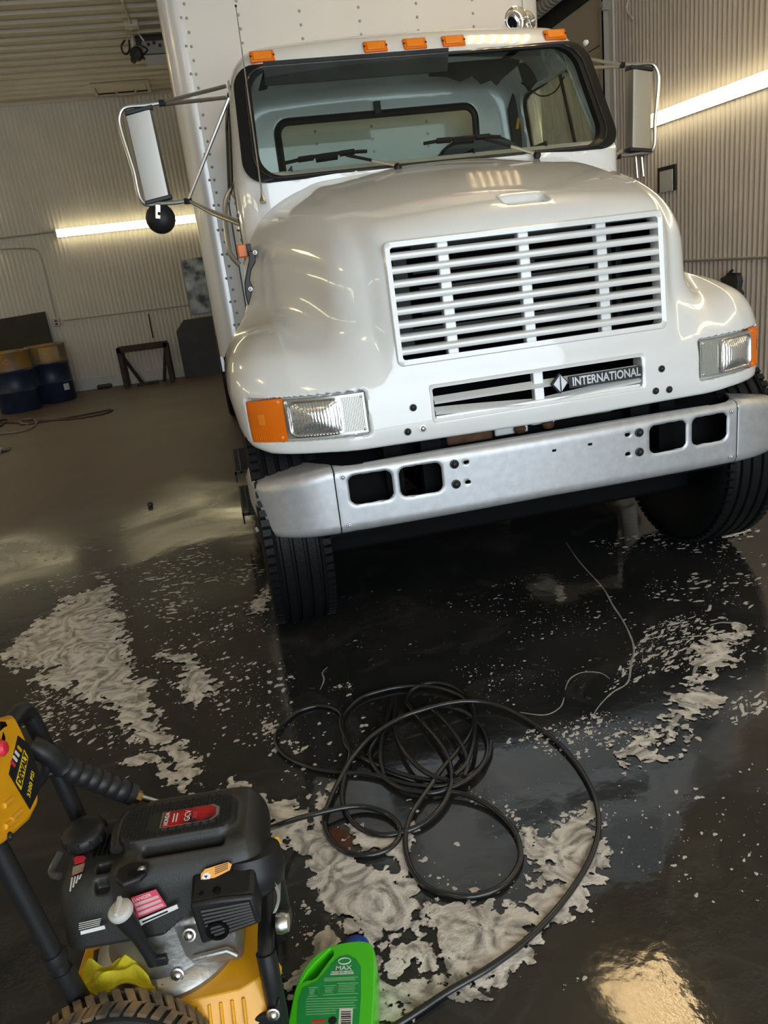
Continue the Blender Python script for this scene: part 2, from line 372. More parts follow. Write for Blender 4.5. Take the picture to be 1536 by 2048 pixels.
def corrug(name, p0, p1, z0, z1, nrm, m, pitch=.068, amp=.009, horiz=False):
    """sinusoidal sheet from p0 to p1 (xy), between heights z0..z1, facing nrm"""
    p0 = np.asarray(p0, float); p1 = np.asarray(p1, float); Ln = np.linalg.norm(p1-p0); n = int(Ln/pitch*8); u = (p1-p0)/Ln; nrm = np.asarray(nrm, float)
    mb = MB(); vs = []
    for i in range(n+1):
        d = Ln*i/n; q = p0+u*d+nrm*amp*math.sin(2*math.pi*d/pitch)
        vs += [(q[0], q[1], z0), (q[0], q[1], z1)]
    fs = [(2*i, 2*i+2, 2*i+3, 2*i+1) for i in range(n)]
    back = -nrm*.06; k = len(vs)
    vs += [(p0[0]+back[0], p0[1]+back[1], z0), (p0[0]+back[0], p0[1]+back[1], z1), (p1[0]+back[0], p1[1]+back[1], z0), (p1[0]+back[0], p1[1]+back[1], z1)]
    fs += [(k, k+1, k+3, k+2)]
    mb.add(vs, fs); o = mb.build(name, m, smooth=80); return o
wall_far = struct(corrug('wall_far', (XL, YB), (XR, YB), .19, ZC+.05, (0, -1), WALLM))
# right wall in two stretches around the overhead door, and a lintel strip above it
D0, D1, DZ = 6.02, 9.7, 3.98
wall_right = struct(corrug('wall_right', (XR, YF), (XR, D0), .0, ZC+.05, (-1, 0), WALLR))
struct(corrug('wall_right_rear', (XR, D1), (XR, YB), .0, ZC+.05, (-1, 0), WALLR))
struct(MB().box((XR, D0, DZ), (XR+.1, D1, ZC+.05)).build('trim_1', DARKMETAL))
struct(corrug('wall_left', (XL, YF), (XL, YB), 0, ZC+.05, (1, 0), WALLM))
# wall behind the photographer with its big open doorway
wf = MB(); wf.box((XL, YF-.15, 0), (-3.3, YF, ZC)); wf.box((3.45, YF-.15, 0), (XR, YF, ZC)); wf.box((-3.3, YF-.15, 4.05), (3.45, YF, ZC))
struct(wf.build('wall_front', WALLM, smooth=0))
# ribbed ceiling: trapezoid ribs running across the bay
cm = MB(); pr = []; y = YF
while y < YB:
    pr += [(y, 0), (y+.235, 0), (y+.25, -.032), (y+.29, -.032), (y+.305, 0)]; y += .3048
vs = [(x, q, ZC+dz) for q, dz in pr for x in (XL, XR)]; n = len(pr)
cm.add(vs, [(2*i, 2*i+1, 2*i+3, 2*i+2) for i in range(n-1)]); k = len(cm.v)
cm.add([(XL, YF, ZC+.08), (XR, YF, ZC+.08), (XR, YB, ZC+.08), (XL, YB, ZC+.08)], [(0, 1, 2, 3)])
struct(cm.build('ceiling', CEILM, smooth=0))
struct(MB().box((XL, YB-.035, 0), (XR, YB+.03, .19)).build('baseboard_far', TRIMW, bevel=.006))
struct(MB().box((XL, YB-.03, ZC-.07), (XR, YB, ZC-.03)).build('trim_2', DOORM))
# overhead sectional door in the right wall: panels, jamb, track, spring shaft
door = MB().box((XR+.06, D0, 0), (XR+.09, D1, DZ)).build('door_1', DOORM); struct(door)
zz = 0
for i in range(8):
    z0 = i*.51-.09; MB().box((XR-.0, D0+.01, max(z0, .01)+.006), (XR+.05, D1-.01, min(z0+.504, DZ))).build('panel', DOORM, door, bevel=.006)
jamb = MB().box((XR-.03, D0-.16, 0), (XR+.0, D0-.02, ZC)).build('door_jamb', TRIMW, door, bevel=.004)
tr = MB(); tr.box((XR-.10, D0-.06, .1), (XR-.085, D0+.0, 3.9)); tr.box((XR-.10, D0-.06, .1), (XR-.03, D0-.052, 3.9)); tr.build('track', CONDUIT, door)
for z in (1.9, 2.45, 2.95, 3.46):
    h = MB(); h.box((XR-.085, D0-.02, z-.05), (XR-.02, D0+.03, z+.05)); h.cyl((XR-.09, D0-.03, z), (XR-.03, D0+.06, z), .012, n=8); h.build('roller_bracket', DARKMETAL, door)
for z in (2.62, 3.78):
    h = MB(); h.box((XR-.12, D0-.11, z-.04), (XR-.03, D0-.06, z+.04))
    for k in range(3): h.box((XR-.125, D0-.13, z-.03+k*.025), (XR-.118, D0-.04, z-.018+k*.025))
    h.build('track_clip', CONDUIT, door)
sh = MB(); sh.cyl((XR-.17, D0+.2, 4.18), (XR-.17, D1, 4.18), .075, n=16)
for k in range(34): sh.lathe([(.076, 0), (.086, .012), (.076, .024)], (XR-.17, D0+.3+k*.1, 4.18), (0, 1, 0), 14)
sh.build('spring_shaft', CONDUIT, door)
MB().box((XR-.02, D0-.05, DZ), (XR+.04, D1, DZ+.12)).build('door_header', DARKMETAL, door)

# ------------------------------------------------------------------ lights the shop has, plus an added fill lamp
def strip_light(label, a, b, z, nrm, group):
    a = np.array([*a, z]); b = np.array([*b, z]); nrm = np.array([*nrm, 0.]); c = (a+b)/2; u = unit(b-a); h = np.linalg.norm(b-a)/2
    t = thing('strip_light', label, 'light', tuple(c), group)
    MB().obox(c+nrm*.025, (u, nrm, (0, 0, 1)), (h, .025, .055)).build('housing', FIX, t, bevel=.004)
    for dz in (-.042, .042):
        MB().tube([a+u*.03+nrm*.075+np.array([0, 0, dz]), b-u*.03+nrm*.075+np.array([0, 0, dz])], .019, 10).build('tube', TUBE, t)
    for q in (a, b):
        s_ = 1 if q is a else -1
        MB().obox(q+u*s_*.012+nrm*.06, (u, nrm, (0, 0, 1)), (.012, .035, .065)).build('end_cap', FIX, t, bevel=.003)
G1 = 'two-tube strip lights on the corrugated walls'
strip_light('yellowish two-tube strip light on the far corrugated wall beside the truck mirror', (-3.42, YB-.012), (-.98, YB-.012), 2.52, (0, -1), G1)
strip_light('yellowish two-tube strip light high on the tan wall beside the driver mirror', (XR-.012, 5.16), (XR-.012, 2.72), 2.51, (-1, 0), G1)
for y0, wh in ((2.66, 'beside the truck door'), (.16, 'level with the truck bumper'), (-2.34, 'ahead of the truck')): strip_light('two-tube strip light on the tan wall '+wh, (XR-.012, y0), (XR-.012, y0-2.44), 2.51, (-1, 0), G1)
strip_light('strip light on the far wall past the drums', (-6.80, YB-.012), (-4.36, YB-.012), 2.52, (0, -1), G1)
for y0, wh in ((8.5, 'level with the blue drums'), (5.0, 'level with the cargo box'), (1.5, 'level with the truck cab'), (-2, 'level with the pressure washer')): strip_light('two-tube strip light on the left wall '+wh, (XL+.012, y0), (XL+.012, y0-2.44), 2.52, (1, 0), G1)
def high_bay(x, y, label):
    t = thing('high_bay_light', label, 'light', (x, y, ZC-.03), 'warm six-tube lights under the ribbed ceiling')
    MB().box((x-.30, y-.50, ZC-.14), (x+.30, y+.50, ZC-.10)).build('reflector', FIX, t, bevel=.004)
    for k in range(6): MB().tube([(x-.25+k*.1, y-.46, ZC-.165), (x-.25+k*.1, y+.46, ZC-.165)], .016, 8).build('tube', TUBEW, t)
    for dx in (-.2, .2): MB().cyl((x+dx, y, ZC-.10), (x+dx, y, ZC+.0), .006, n=6).build('hanger', CONDUIT, t)
high_bay(1.25, 1.32, 'warm six-tube light under the ceiling above the truck cab')
high_bay(-6.3, 6.6, 'added warm six-tube fill light, out of view under the ceiling near the blue drums')  # added ambient fill for the rear of the bay, kept out of view
high_bay(-6.3, .4, 'warm six-tube light under the ceiling left of the truck')
high_bay(-3.4, -3.6, 'warm six-tube light under the ceiling behind the washer')
high_bay(.6, -4.2, 'warm six-tube light under the ceiling in front of the truck')

# ================================================================== TRUCK
truck = thing('box_truck', 'white conventional-cab box truck with silver bumper parked on the wet floor', 'truck', (0, .6, 0))
def frontx(ax): return .062+.09*(np.maximum(ax-.67, 0)/.3)**2
def T(y): return 1.612+.30*(y-.1)+.025*np.sin(np.clip((y-.1)/.95, 0, 1)*math.pi)
def hood_base(x, y, z):
    ax = np.abs(x)
    # raised centre around the grille
    c = smax(.072+.075*(z-1.1)-y, (z-(T(y)-.045*(ax/.6)**2))*.95, .13)
    c = smax(c, ax-(.578+.075*np.maximum(y-.1, 0)), .07); c = smax(c, 1.07-z, .05)
    # lower shoulders, widening towards the cab
    o = smax(.112+.075*(z-1.1)-y, (ax-(.675+.33*np.clip(y-.12, 0, 1.2)**1.0)-.07*(1.5-z))*.94, .16)
    o = smax(o, (z-(T(y)-.045-.14*np.clip((ax-.55)/.35, 0, 1.3)**2))*.95, .16)
    o = smax(o, .92-z, .04)
    # fenders with the front panel
    zt = 1.135+.165*np.sin(np.clip((y-.08)/.62, 0, 1)*math.pi/2)-.30*np.maximum(ax-.93, 0)
    f = smax(frontx(ax)+.05*(z-.95)-y, (z-zt)*.93, .16)
    f = smax(f, ax-(1.162-.17*np.maximum(1.05-z, 0)), .16)
    f = smax(f, (.842+.25*np.maximum(ax-1.04, 0)-.016*(1-np.minimum(ax, 1)))-z, .02)
    d = smin(o, f, .12); d = smin(d, c, .035)
    return smax(d, y-1.12+.05*np.maximum(z-1.75, 0), .03)
TH0 = math.atan2(.974-.88, .55-.15); TH1 = math.radians(40)
def hood_f(x, y, z):
    ax = np.abs(x); nor = hood_base(x, y, z); d = nor
    d = np.maximum(d, -np.maximum(np.hypot(y-.625, z-.47)-.495, .60-ax))
    d = np.maximum(d, -np.maximum(np.maximum(ax-.62, z-1.0), np.maximum(.25-y, y-1.3)))   # engine bay, open below
    d = np.maximum(d, -np.maximum(sdbox2(x, z, 0, 1.337, .527, .207, .02), y-.5))          # grille opening
    d = np.maximum(d, -np.maximum(sdbox2(x, z, 0, .967, .425, .058, .012), y-.5))          # lower opening
    d = smax(d, -np.maximum(np.maximum(sdbox2(ax, z, .925, .974, .250, .081, .012), (np.arctan2(ax-.88, .55-y)-TH1-.015)*.35), -(nor+.028)), .008)  # headlamp recess
    d = smax(d, -np.maximum(sdbox2(x, y, .05, .235, .085, .035, .02), (T(y)-.03)-z), .02)   # grab pocket on the hood
    return d
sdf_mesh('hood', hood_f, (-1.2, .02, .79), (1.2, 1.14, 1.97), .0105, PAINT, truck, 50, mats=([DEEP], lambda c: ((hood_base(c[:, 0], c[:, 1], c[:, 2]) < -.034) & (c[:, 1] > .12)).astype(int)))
# hood rear latches, hood bolt details are added below

# ---- grille
def gy(z): return .072+.075*(z-1.1)          # front plane of the nose
GU = np.array([1., 0, 0]); GV = unit((0, .075, 1)); GN = np.array([0, -1., .075])
def gpt(x, z, out=0.): return np.array([x, gy(z), z])+GN*out
def frame_ring(name, x0, x1, z0, z1, wdt, r, out, depth, m, parent):
    A = rrect(x0, x1, z0, z1, r); B = rrect(x0+wdt, x1-wdt, z0+wdt, z1-wdt, max(r-wdt*.5, .006)); n = len(A); mb = MB()
    vs = [gpt(x, z, out*.6) for x, z in A]+[gpt(x+(.004 if x < (x0+x1)/2 else -.004), z+(.004 if z < (z0+z1)/2 else -.004), out) for x, z in A]+[gpt(x, z, out*.8) for x, z in B]+[gpt(x, z, -depth) for x, z in B]+[gpt(x, z, -depth) for x, z in A]
    fs = []
    for L_ in range(4):
        for i in range(n): j = (i+1) % n; fs.append((L_*n+j, L_*n+i, (L_+1)*n+i, (L_+1)*n+j))
    for i in range(n): j = (i+1) % n; fs.append((4*n+j, 4*n+i, i, j))
    return mb.add(vs, [q[::-1] for q in fs]).build(name, m, parent, 50)
frame_ring('grille_frame', -.542, .542, 1.118, 1.555, .022, .022, .012, .05, PAINT, truck)
frame_ring('lower_grille_frame', -.440, .440, .895, 1.040, .014, .014, .014, .04, PAINT, truck)
for x in (-.318, -.008, .302):
    MB().obox(gpt(x, 1.337, -.035), (GU, GN, GV), (.021, .018, .205)).build('grille_mullion', PAINT, truck, bevel=.004)
zs = [1.512-i*.0462 for i in range(9)]
for i in range(8):
    z = 1.504-i*.0476
    # an airfoil slat sloping down and out
    pf = [(.002, -.015), (-.010, -.013), (-.014, -.004), (-.012, .006), (.000, .012), (.034, .014), (.036, -.002)]
    mb = MB(); n = len(pf); vs = []
    for x in (-.528, .528): vs += [gpt(x, z)+np.array([0, a+.004, b]) for a, b in pf]
    fs = [(j, (j+1) % n, n+(j+1) % n, n+j) for j in range(n)]+[tuple(range(n))[::-1], tuple(range(n, 2*n))]
    mb.add(vs, fs); mb.build('grille_slat', PAINT, truck, 50, bevel=.002)
MB().obox(gpt(0, .965, -.02), (GU, GN, GV), (.020, .016, .060)).build('lower_grille_mullion', PAINT, truck, bevel=.003)
# lower grille bars: an even one, and a bent one that sags towards the middle
def lower_bar(z0, bend):
    mb = MB(); vs = []; N = 20
    for i in range(N+1):
        x = -.42+.84*i/N; dz = bend*(1-abs(x)/.42)**1.2
        for a, b in ((-.006, -.014), (-.014, -.004), (.020, .012), (.026, .004)): vs.append(gpt(x, z0+dz)+np.array([0, a+.004+abs(bend)*.3*(1-abs(x)/.42), b]))
    fs = [(4*i+k, 4*i+(k+1) % 4, 4*i+4+(k+1) % 4, 4*i+4+k) for i in range(N) for k in range(4)]+[(3, 2, 1, 0), tuple(4*N+k for k in range(4))]
    return mb.add(vs, fs)
lower_bar(.978, 0).build('lower_grille_slat', PAINT, truck, 60)
lower_bar(.938, -.030).build('lower_grille_slat', PAINT, truck, 60)
MB().obox(gpt(0, .911, -.012), (GU, GN, GV), (.42, .012, .009)).build('lower_grille_sill', PAINT, truck, bevel=.003)
# what is seen through the openings
rd = MB(); rd.box((-.56, .40, .86), (.56, .46, 1.60)); rd.build('radiator', DEEP, truck)
for i in range(15):
    z = 1.12+i*.031; MB().box((-.40+.02*(i % 3), .345, z), (.36, .36, z+.009)).build('condenser_tube', RAD, truck)
for x, z, h, w_ in ((-.44, 1.30, .2, .03), (.42, 1.33, .2, .02), (.47, 1.3, .17, .014), (-.50, 1.45, .08, .02)):
    MB().box((x-w_, .30, z-h), (x+w_, .36, z+h)).build('support_strut', BLACK, truck, bevel=.003)
MB().cyl((.38, .30, 1.14), (.38, .30, 1.52), .013, n=10).build('radiator_pipe', BLACK, truck)
MB().box((-.60, .20, .76), (.60, .24, .845)).build('lower_crossbar', DEEP, truck)
for x0, x1, z in ((-.35, -.2, 1.41), (.05, .12, 1.42), (.15, .3, 1.225), (-.2, -.08, 1.235), (-.15, .02, 1.185)):
    MB().box((x0, .33, z), (x1, .345, z+.008)).build('metal_clip', RAD, truck)
# emblem
em = [(-0, .040), (.036, 0), (0, -.040), (-.036, 0)]
eo = gpt(.074, .972, .012)
dm = MB().prism(em, eo, GU, GV, GN*.012).build('emblem_diamond', BLACK, truck, bevel=.002)
MB().prism([(-.0, .031), (-.003, .031), (-.003, -.031), (-.028, 0)], eo+GN*.012, GU, GV, GN*.004).build('emblem_facet', EMBL, dm)
MB().prism([(.003, .031), (.028, 0), (.003, -.031)], eo+GN*.012, GU, GV, GN*.004).build('emblem_facet', EMBL, dm)
pl = MB().obox(gpt(.268, .968, .010), (GU, GN, GV), (.153, .004, .023)).build('emblem_plate', BLACK, truck, bevel=.001)
text('emblem_lettering', 'INTERNATIONAL', .045, gpt(.270, .968, .015), GU, GV, EMBL, pl, width=.286, extrude=.003, offset=.0012)
# bolts on the front panel
def bolt(p, n, r, m, parent, name='bolt'):
    MB().lathe([(r*1.25, 0), (r*1.25, r*.25), (r*.95, r*.3), (r*.8, r*.75), (r*.35, r*.95), (0, r*1.0)], p, n, 12).build(name, m, parent, 60)
for sx in (-1, 1):
    for x, z, m in ((.506, .967, BLACK), (.537, .881, BLACK), (.478, .884, STEEL if sx < 0 else BLACK)):
        a_, b_ = 0., .3
        for _ in range(20):
            c_ = (a_+b_)/2
            if hood_base(np.array([x]), np.array([c_]), np.array([z]))[0] > 0: a_ = c_
            else: b_ = c_
        bolt((sx*x, a_-.001, z), (0, -1, 0), .011, m, truck)

# ---- head lamps and turn signals
def hb1(x, y, z): return float(hood_base(np.array([x]), np.array([y]), np.array([z]))[0])
def face(ax, z, out): return np.array([ax, frontx(ax)+.05*(z-.95)-out, z])
def wrap(th, z, out):                     # point on the fender skin in plan direction th around the lamp pocket
    o = np.array([.88, .55]); d = np.array([math.sin(th), -math.cos(th)]); a, b = 0., .7
    for _ in range(22):
        m = (a+b)/2
        if hb1(o[0]+d[0]*m, o[1]+d[1]*m, z) < 0: a = m
        else: b = m
    q = o+d*(a+out); return np.array([q[0], q[1], z])
for sx in (-1, 1):
    S = np.array([sx, 1, 1.])
    bz = MB().grid(lambda u, v: face(.682+.288*u, .903+.146*v, .004)*S, 24, 6, flip=sx < 0, thick=(0, .02, 0)).build('headlamp_bezel', BEZ, truck, 40)
    for k in range(13):
        x = .690+k*.0062; MB().tube([face(x, .912, .006)*S, face(x, 1.04, .006)*S], .0026, 6).build('bezel_rib', BEZ, bz)
    for x, z in ((.694, 1.036), (.694, .916), (.962, 1.036)): bolt(face(x, z, .004)*S, (0, -1, 0), .006, STEEL, bz, 'screw')
    cx, cz, hx, hz = .868, .976, .094, .064
    def ring(k, out): return [face(cx+(x)*k, cz+(z)*k, out) for x, z in rrect(-hx, hx, -hz, hz, .026, 4)]
    rm = MB(); R1 = [p*S for p in ring(1.07, .005)]; R2 = [p*S for p in ring(1.05, .018)]; R3 = [p*S for p in ring(.99, .018)]; R4 = [p*S for p in ring(.97, .010)]; n = len(R1)
    fs = [(l*n+i, l*n+(i+1) % n, (l+1)*n+(i+1) % n, (l+1)*n+i) for l in range(3) for i in range(n)]
    rm.add(R1+R2+R3+R4, fs if sx > 0 else [q[::-1] for q in fs]).build('headlamp_rim', CHROME, bz, 50)
    lm = MB(); rings = []; K = [1., .96, .85, .65, .4, .15]
    for k in K: rings += [p*S for p in ring(k, .010+.022*(1-k**2.2))]
    fs = [(l*n+i, l*n+(i+1) % n, (l+1)*n+(i+1) % n, (l+1)*n+i) for l in range(len(K)-1) for i in range(n)]+[tuple((len(K)-1)*n+i for i in range(n))]
    lm.add(rings, fs if sx > 0 else [q[::-1] for q in fs]).build('headlamp_lens', LENS, truck, 60)
    def amb(u, v, o=.0):
        z = .897+.158*v-.012*u
        return wrap(TH0+(TH1-TH0)*u, z, .002+o)*S
    tl = MB().grid(lambda u, v: amb(u, v), 14, 8, flip=sx < 0, thick=(0, .025, 0)).build('turn_signal', AMBER, truck, 50)
    MB().grid(lambda u, v: amb(.45+.2*u, .42+.26*v, .002), 4, 4, flip=sx < 0).build('signal_reflector', AMBER2, tl)
    for k in range(14): MB().tube([amb(.04+.066*k, .05, .001), amb(.04+.066*k, .95, .001)], .0012, 5).build('signal_flute', AMBER, tl)
    for z in (.08, .92): bolt(amb(.10, z, .002), (0, -1, 0), .005, AMBER2, tl, 'screw')

# ---- bumper
def bump_solid(x, y, z):
    ax = np.abs(x); d = smax(.03*(ax/.83)**2-y, ax-1.162, .30)
    tb = smax(z-(.794-.16*np.maximum(ax-.86, 0)), (.535-.010*ax)-z, .02)
    d = smax(d, tb, .045); return smax(d, ax-(1.162-.75*np.maximum(.64-z, 0)**1.25), .05)
def bump_f(x, y, z):
    ax = np.abs(x); s_ = bump_solid(x, y, z)
    d = np.maximum(s_, -(s_+.013))
    t = np.clip((ax-.78)/.3, 0, 1); d = np.maximum(d, y-(.052+.42*t*t*(3-2*t)))
    for cx in (.512, .7045): d = smax(d, -np.maximum(sdbox2(ax, z, cx, .698, .078, .0525, .022), y-.09), .018)
    for cx, cz in ((.333, .737), (.333, .659)): d = np.maximum(d, -np.maximum(sdbox2(ax, z, cx, cz, .011, .007, .006), y-.05))
    return d
sdf_mesh('bumper', lambda x, y, z: np.maximum(bump_f(x, y, z), np.abs(x)-.834), (-.86, -.02, .50), (.86, .2, .82), .0062, SILVER, truck, 45)
sdf_mesh('bumper_end', lambda x, y, z: np.maximum(bump_f(x, y, z), x+.838), (-1.18, -.02, .50), (-.82, .50, .82), .0048, SILVER, truck, 45)
sdf_mesh('bumper_end', lambda x, y, z: np.maximum(bump_f(x, y, z), .838-x), (.82, -.02, .50), (1.18, .50, .82), .0048, SILVER, truck, 45)
for sx in (-1, 1):
    for z in (.739, .660): bolt((sx*.381, .003, z), (0, -1, 0), .014, BLACK, truck)
    for z in (.755, .565): bolt((sx*.805, .026, z), (0, -1, 0), .008, SILVER, truck, 'rivet')
for x in (.02, .17): MB().box((x-.008, -.0015, .722), (x+.008, .01, .731)).build('plate_slot', DEEP, truck)
# ---- chassis behind the bumper
for sx in (-1, 1):
    MB().box((sx*.40, .10, .60), (sx*.48, 8.0, .84)).build('frame_rail', DEEP, truck)
    MB().box((sx*.55, .14, .55), (sx*.62, .22, .82)).build('bumper_bracket', DEEP, truck)
MB().box((-.48, .16, .62), (.48, .22, .80)).build('crossmember', DEEP, truck)
MB().box((-.9, .45, .30), (.9, .75, .45)).build('front_axle', DEEP, truck, bevel=.02)
MB().box((-.35, .5, .42), (.35, 1.3, .75)).build('engine_sump', DEEP, truck, bevel=.03)
MB().box((-.92, .06, .45), (-.90, .09, .80)) if False else None
MB().cyl((-.66, .35, .48), (-.66, .28, .82), .024, n=10).build('shock_absorber', mat('yellow_shock', (.55, .32, .02), .5), truck)
MB().box((-.36, .15, .775), (-.17, .2, .835)).build('rusty_plate', RUST, truck, bevel=.006)
rs = MB(); rs.box((.2, .18, .78), (.36, .24, .85)); rs.build('rusty_bracket', mat('rust_stained_white', (.55, .50, .42), .6, c2=(.35, .14, .03), var=.1, vscale=14), truck, bevel=.006)
rs = MB(); rs.box((-.16, .15, .78), (-.02, .2, .835)); rs.box((.0, .16, .79), (.10, .2, .835)); rs.build('white_bracket', WHITEP, truck, bevel=.006)
for x in (-.06, .06, .47): MB().lathe([(.02, 0), (.026, .015), (.018, .03), (.022, .045), (0, .05)], (x, .14, .785), (0, 0, 1), 10).build('hose_fitting', RUST, truck)
MB().box((-1.08, .55, .80), (1.08, 1.1, .95)) if False else None
for sx in (-1, 1): MB().grid(lambda u, v: np.array([sx*(.62+.50*u), .64+.50*math.cos(math.pi*v), .49+.50*math.sin(math.pi*v)]), 4, 16).build('inner_fender', DEEP, truck)

# ---- wheels
def wheel(sx, y, first):
    c = np.array([sx*1.0, y, .485]); r = .485; w_ = .132; ax = (sx, 0, 0)
    prof = [(.29, -w_+.02), (.36, -w_), (.43, -w_-.002), (.462, -w_+.012), (r-.006, -w_+.035)]
    grooves = (-.075, -.026, .026, .075)
    for g_ in grooves: prof += [(r, g_-.009), (r-.012, g_-.005), (r-.012, g_+.005), (r, g_+.009)]
    prof += [(r-.006, w_-.035), (.462, w_-.012), (.43, w_+.002), (.36, w_), (.29, w_-.02)]
    ty = MB().lathe(prof, c, ax, 64).build('tyre', TYRE, truck, 30)
    sp = MB()
    for k in range(80):
        a = 2*math.pi*k/80
        for s_ in (-1, 1):
            d = np.array([0, math.cos(a), math.sin(a)]); t_ = np.array([0, -math.sin(a), math.cos(a)])
            sp.obox(c+d*(r-.009)+np.array([s_*.111, 0, 0]), ((1, 0, 0), t_, d), (.016, .0125, .0075))
    sp.build('shoulder_blocks', TYRE, ty)['kind'] = 'stuff'
    rm = MB().lathe([(.29, -w_+.03), (.27, -w_+.035), (.255, -.02), (.20, .03), (.12, .06), (.11, .10), (.05, .11), (0, .11)], c, ax, 32).build('rim', mat('rim_grey', (.12, .12, .115), .5, .3) if first else bpy.data.materials['rim_grey'], truck, 40)
    for k in range(10):
        a = 2*math.pi*k/10; MB().cyl(c+np.array([sx*.05, .15*math.cos(a), .15*math.sin(a)]), c+np.array([sx*.085, .15*math.cos(a), .15*math.sin(a)]), .014, n=6).build('lug_nut', STEEL, rm)
wheel(-1, .604, True); wheel(1, .604, False)
for sx in (-1, 1):
    for x in (.80, 1.08):
        c = (sx*x, 6.3, .485); MB().lathe([(.29, -.1), (.43, -.12), (.47, -.1), (.485, 0), (.47, .1), (.43, .12), (.29, .1)], c, (1, 0, 0), 40).build('rear_tyre', TYRE, truck, 30)

# ---- cab
def yw(z): return np.where(z > 1.9, 1.062+.53*(z-1.9), 1.062)
def cab_solid(x, y, z, g=0.):
    ax = np.abs(x); d = smax((yw(z)+.035*(ax/.85)**2-y)*.9, z-(2.555-.03*(ax/.85)**2), .12)
    d = smax(d, (ax-(.968-.135*np.maximum(z-1.9, 0)))*.99, .17); d = smax(d, y-2.36, .12)
    return np.maximum(d, 1.02-z)
def wsd(x, z):     # windshield outline
    ax = np.abs(x); k = .885-.075*(z-1.93); return sdbox2(ax*(.87/k), z, 0, 2.158, .87, .258, .105)
def cab_f(x, y, z):
    s_ = cab_solid(x, y, z); d = np.maximum(s_, -(s_+.045))
    d = np.maximum(d, -np.maximum(wsd(x, z), y-1.75))
    d = np.maximum(d, -np.maximum(sdbox2(x, z, 0, 2.14, .62, .20, .06), 2.2-y))
    yo = .30*(z-1.95)
    d = np.maximum(d, -np.maximum(sdbox2(y, z, 1.78, 2.14, .42, .20, .07)-0, np.maximum(.7-np.abs(x), 1.36+.45*(z-1.95)-y)))
    return d
sdf_mesh('cab', cab_f, (-1.0, 1.03, 1.0), (1.0, 2.40, 2.63), .0135, PAINT, truck, 50)
def wpt(x, z, out): return np.array([x, float(yw(np.array(z)))+.035*(abs(x)/.85)**2-out, z])
# glass
def wsoutline(k, n=6):
    pts = []
    for a, z in rrect(-.87*k, .87*k, 2.158-.258*k, 2.158+.258*k, .105, n): pts.append((a*(.885-.075*(z-1.93))/.87, z))
    return pts
def glass_fn(u, v):
    z = 1.90+.516*v; hw = .882-.075*(z-1.93); x = -hw+2*hw*u; return wpt(x, z, -.022)
MB().grid(glass_fn, 24, 12, thick=(0, .006, 0)).build('windshield', GLASS, truck)
O = wsoutline(1.0, 8); n = len(O); gm = MB(); rings = []
for k, out in ((1.045, .002), (1.045, .012), (1.00, .020), (.955, .010), (.95, -.03)): rings += [wpt(x, z, out) for x, z in wsoutline(k, 8)]
gm.add(rings, [(l*n+(i+1) % n, l*n+i, (l+1)*n+i, (l+1)*n+(i+1) % n) for l in range(4) for i in range(n)]).build('windshield_gasket', GASKET, truck, 50)
O2 = [wpt(x, z, .019) for x, z in wsoutline(.985, 8)]
MB().tube(O2, .004, 6, closed=True).build('gasket_lock_strip', mat('glossy_black_trim', (.02, .02, .02), .15, coat=1.), truck)
# rear window gasket, glass
rw = [(x, 2.34, z) for x, z in rrect(-.615, .615, 1.945, 2.335, .07, 6)]
MB().tube([(x, 2.31, z) for x, _, z in rw], .022, 8, closed=True).build('rear_window_gasket', GASKET, truck)
MB().box((-.61, 2.335, 1.95), (.61, 2.34, 2.33)).build('rear_glass', GLASS, truck)
for sx in (-1, 1):
    def sp_(y, z): return (sx*(.955-.135*max(z-1.9, 0)), y, z)
    MB().poly3([sp_(1.36, 1.94), sp_(2.2, 1.94), sp_(2.2, 2.34), sp_(1.53, 2.34)], (sx*.004, 0, 0)).build('door_glass', HAZY, truck)
    P_ = [sp_(1.38, 1.96), sp_(2.0, 1.94), sp_(2.19, 1.96), sp_(2.2, 2.2), sp_(2.17, 2.33), sp_(1.9, 2.35), sp_(1.57, 2.34)]
    MB().tube(spline(P_, 4, True), .018, 6, closed=True).build('door_window_seal', GASKET, truck)
    MB().tube([sp_(1.62, 1.95), sp_(1.68, 2.34)], .012, 6).build('vent_post', GASKET, truck)
    MB().box((sx*.966, 1.30, 1.10), (sx*.972, 1.312, 1.93)).build('door_seam', GASKET, truck); MB().box((sx*.966, 2.22, 1.10), (sx*.972, 2.232, 1.95)).build('door_seam', GASKET, truck)
# interior
ds = MB()
ds.grid(lambda u, v: np.array([-.86+1.72*u, [1.10, 1.14, 1.32, 1.42, 1.42][int(round(v*4))], [1.90, 1.935, 1.952, 1.945, 1.60][int(round(v*4))]+.0*abs(2*u-1)]), 12, 4)
ds.build('dashboard', DASH, truck, 30)
for x in (-.7, .18, .55): MB().box((x-.003, 1.125, 1.93), (x+.003, 1.33, 1.953)).build('dash_seam', GASKET, truck)
hd = MB().grid(lambda u, v: np.array([.085+.43*u, 1.36+.14*v, 1.945+.105*(math.sin(math.pi*u)**.45)*(.75+.25*math.sin(math.pi*min(v*1.2, 1)))]), 16, 6).build('instrument_hood', BLACK, truck, 60)
MB().grid(lambda u, v: np.array([.085+.43*u, 1.36, 1.94+(.005+.105*(math.sin(math.pi*u)**.45)*.75)*v]), 16, 3).build('instrument_face', BLACK, truck, 60)
st = [np.array([.65+.215*math.cos(a), 1.62+.11*math.sin(a), 1.985-.145+.145*math.sin(a)]) for a in np.linspace(0, 2*math.pi, 32, endpoint=False)]
sw = MB().tube(st, .015, 8, closed=True).build('steering_wheel', BLACK, truck)
MB().cyl((.65, 1.62, 1.84), (.65, 1.50, 1.78), .06, .05, 14).build('steering_hub', BLACK, sw)
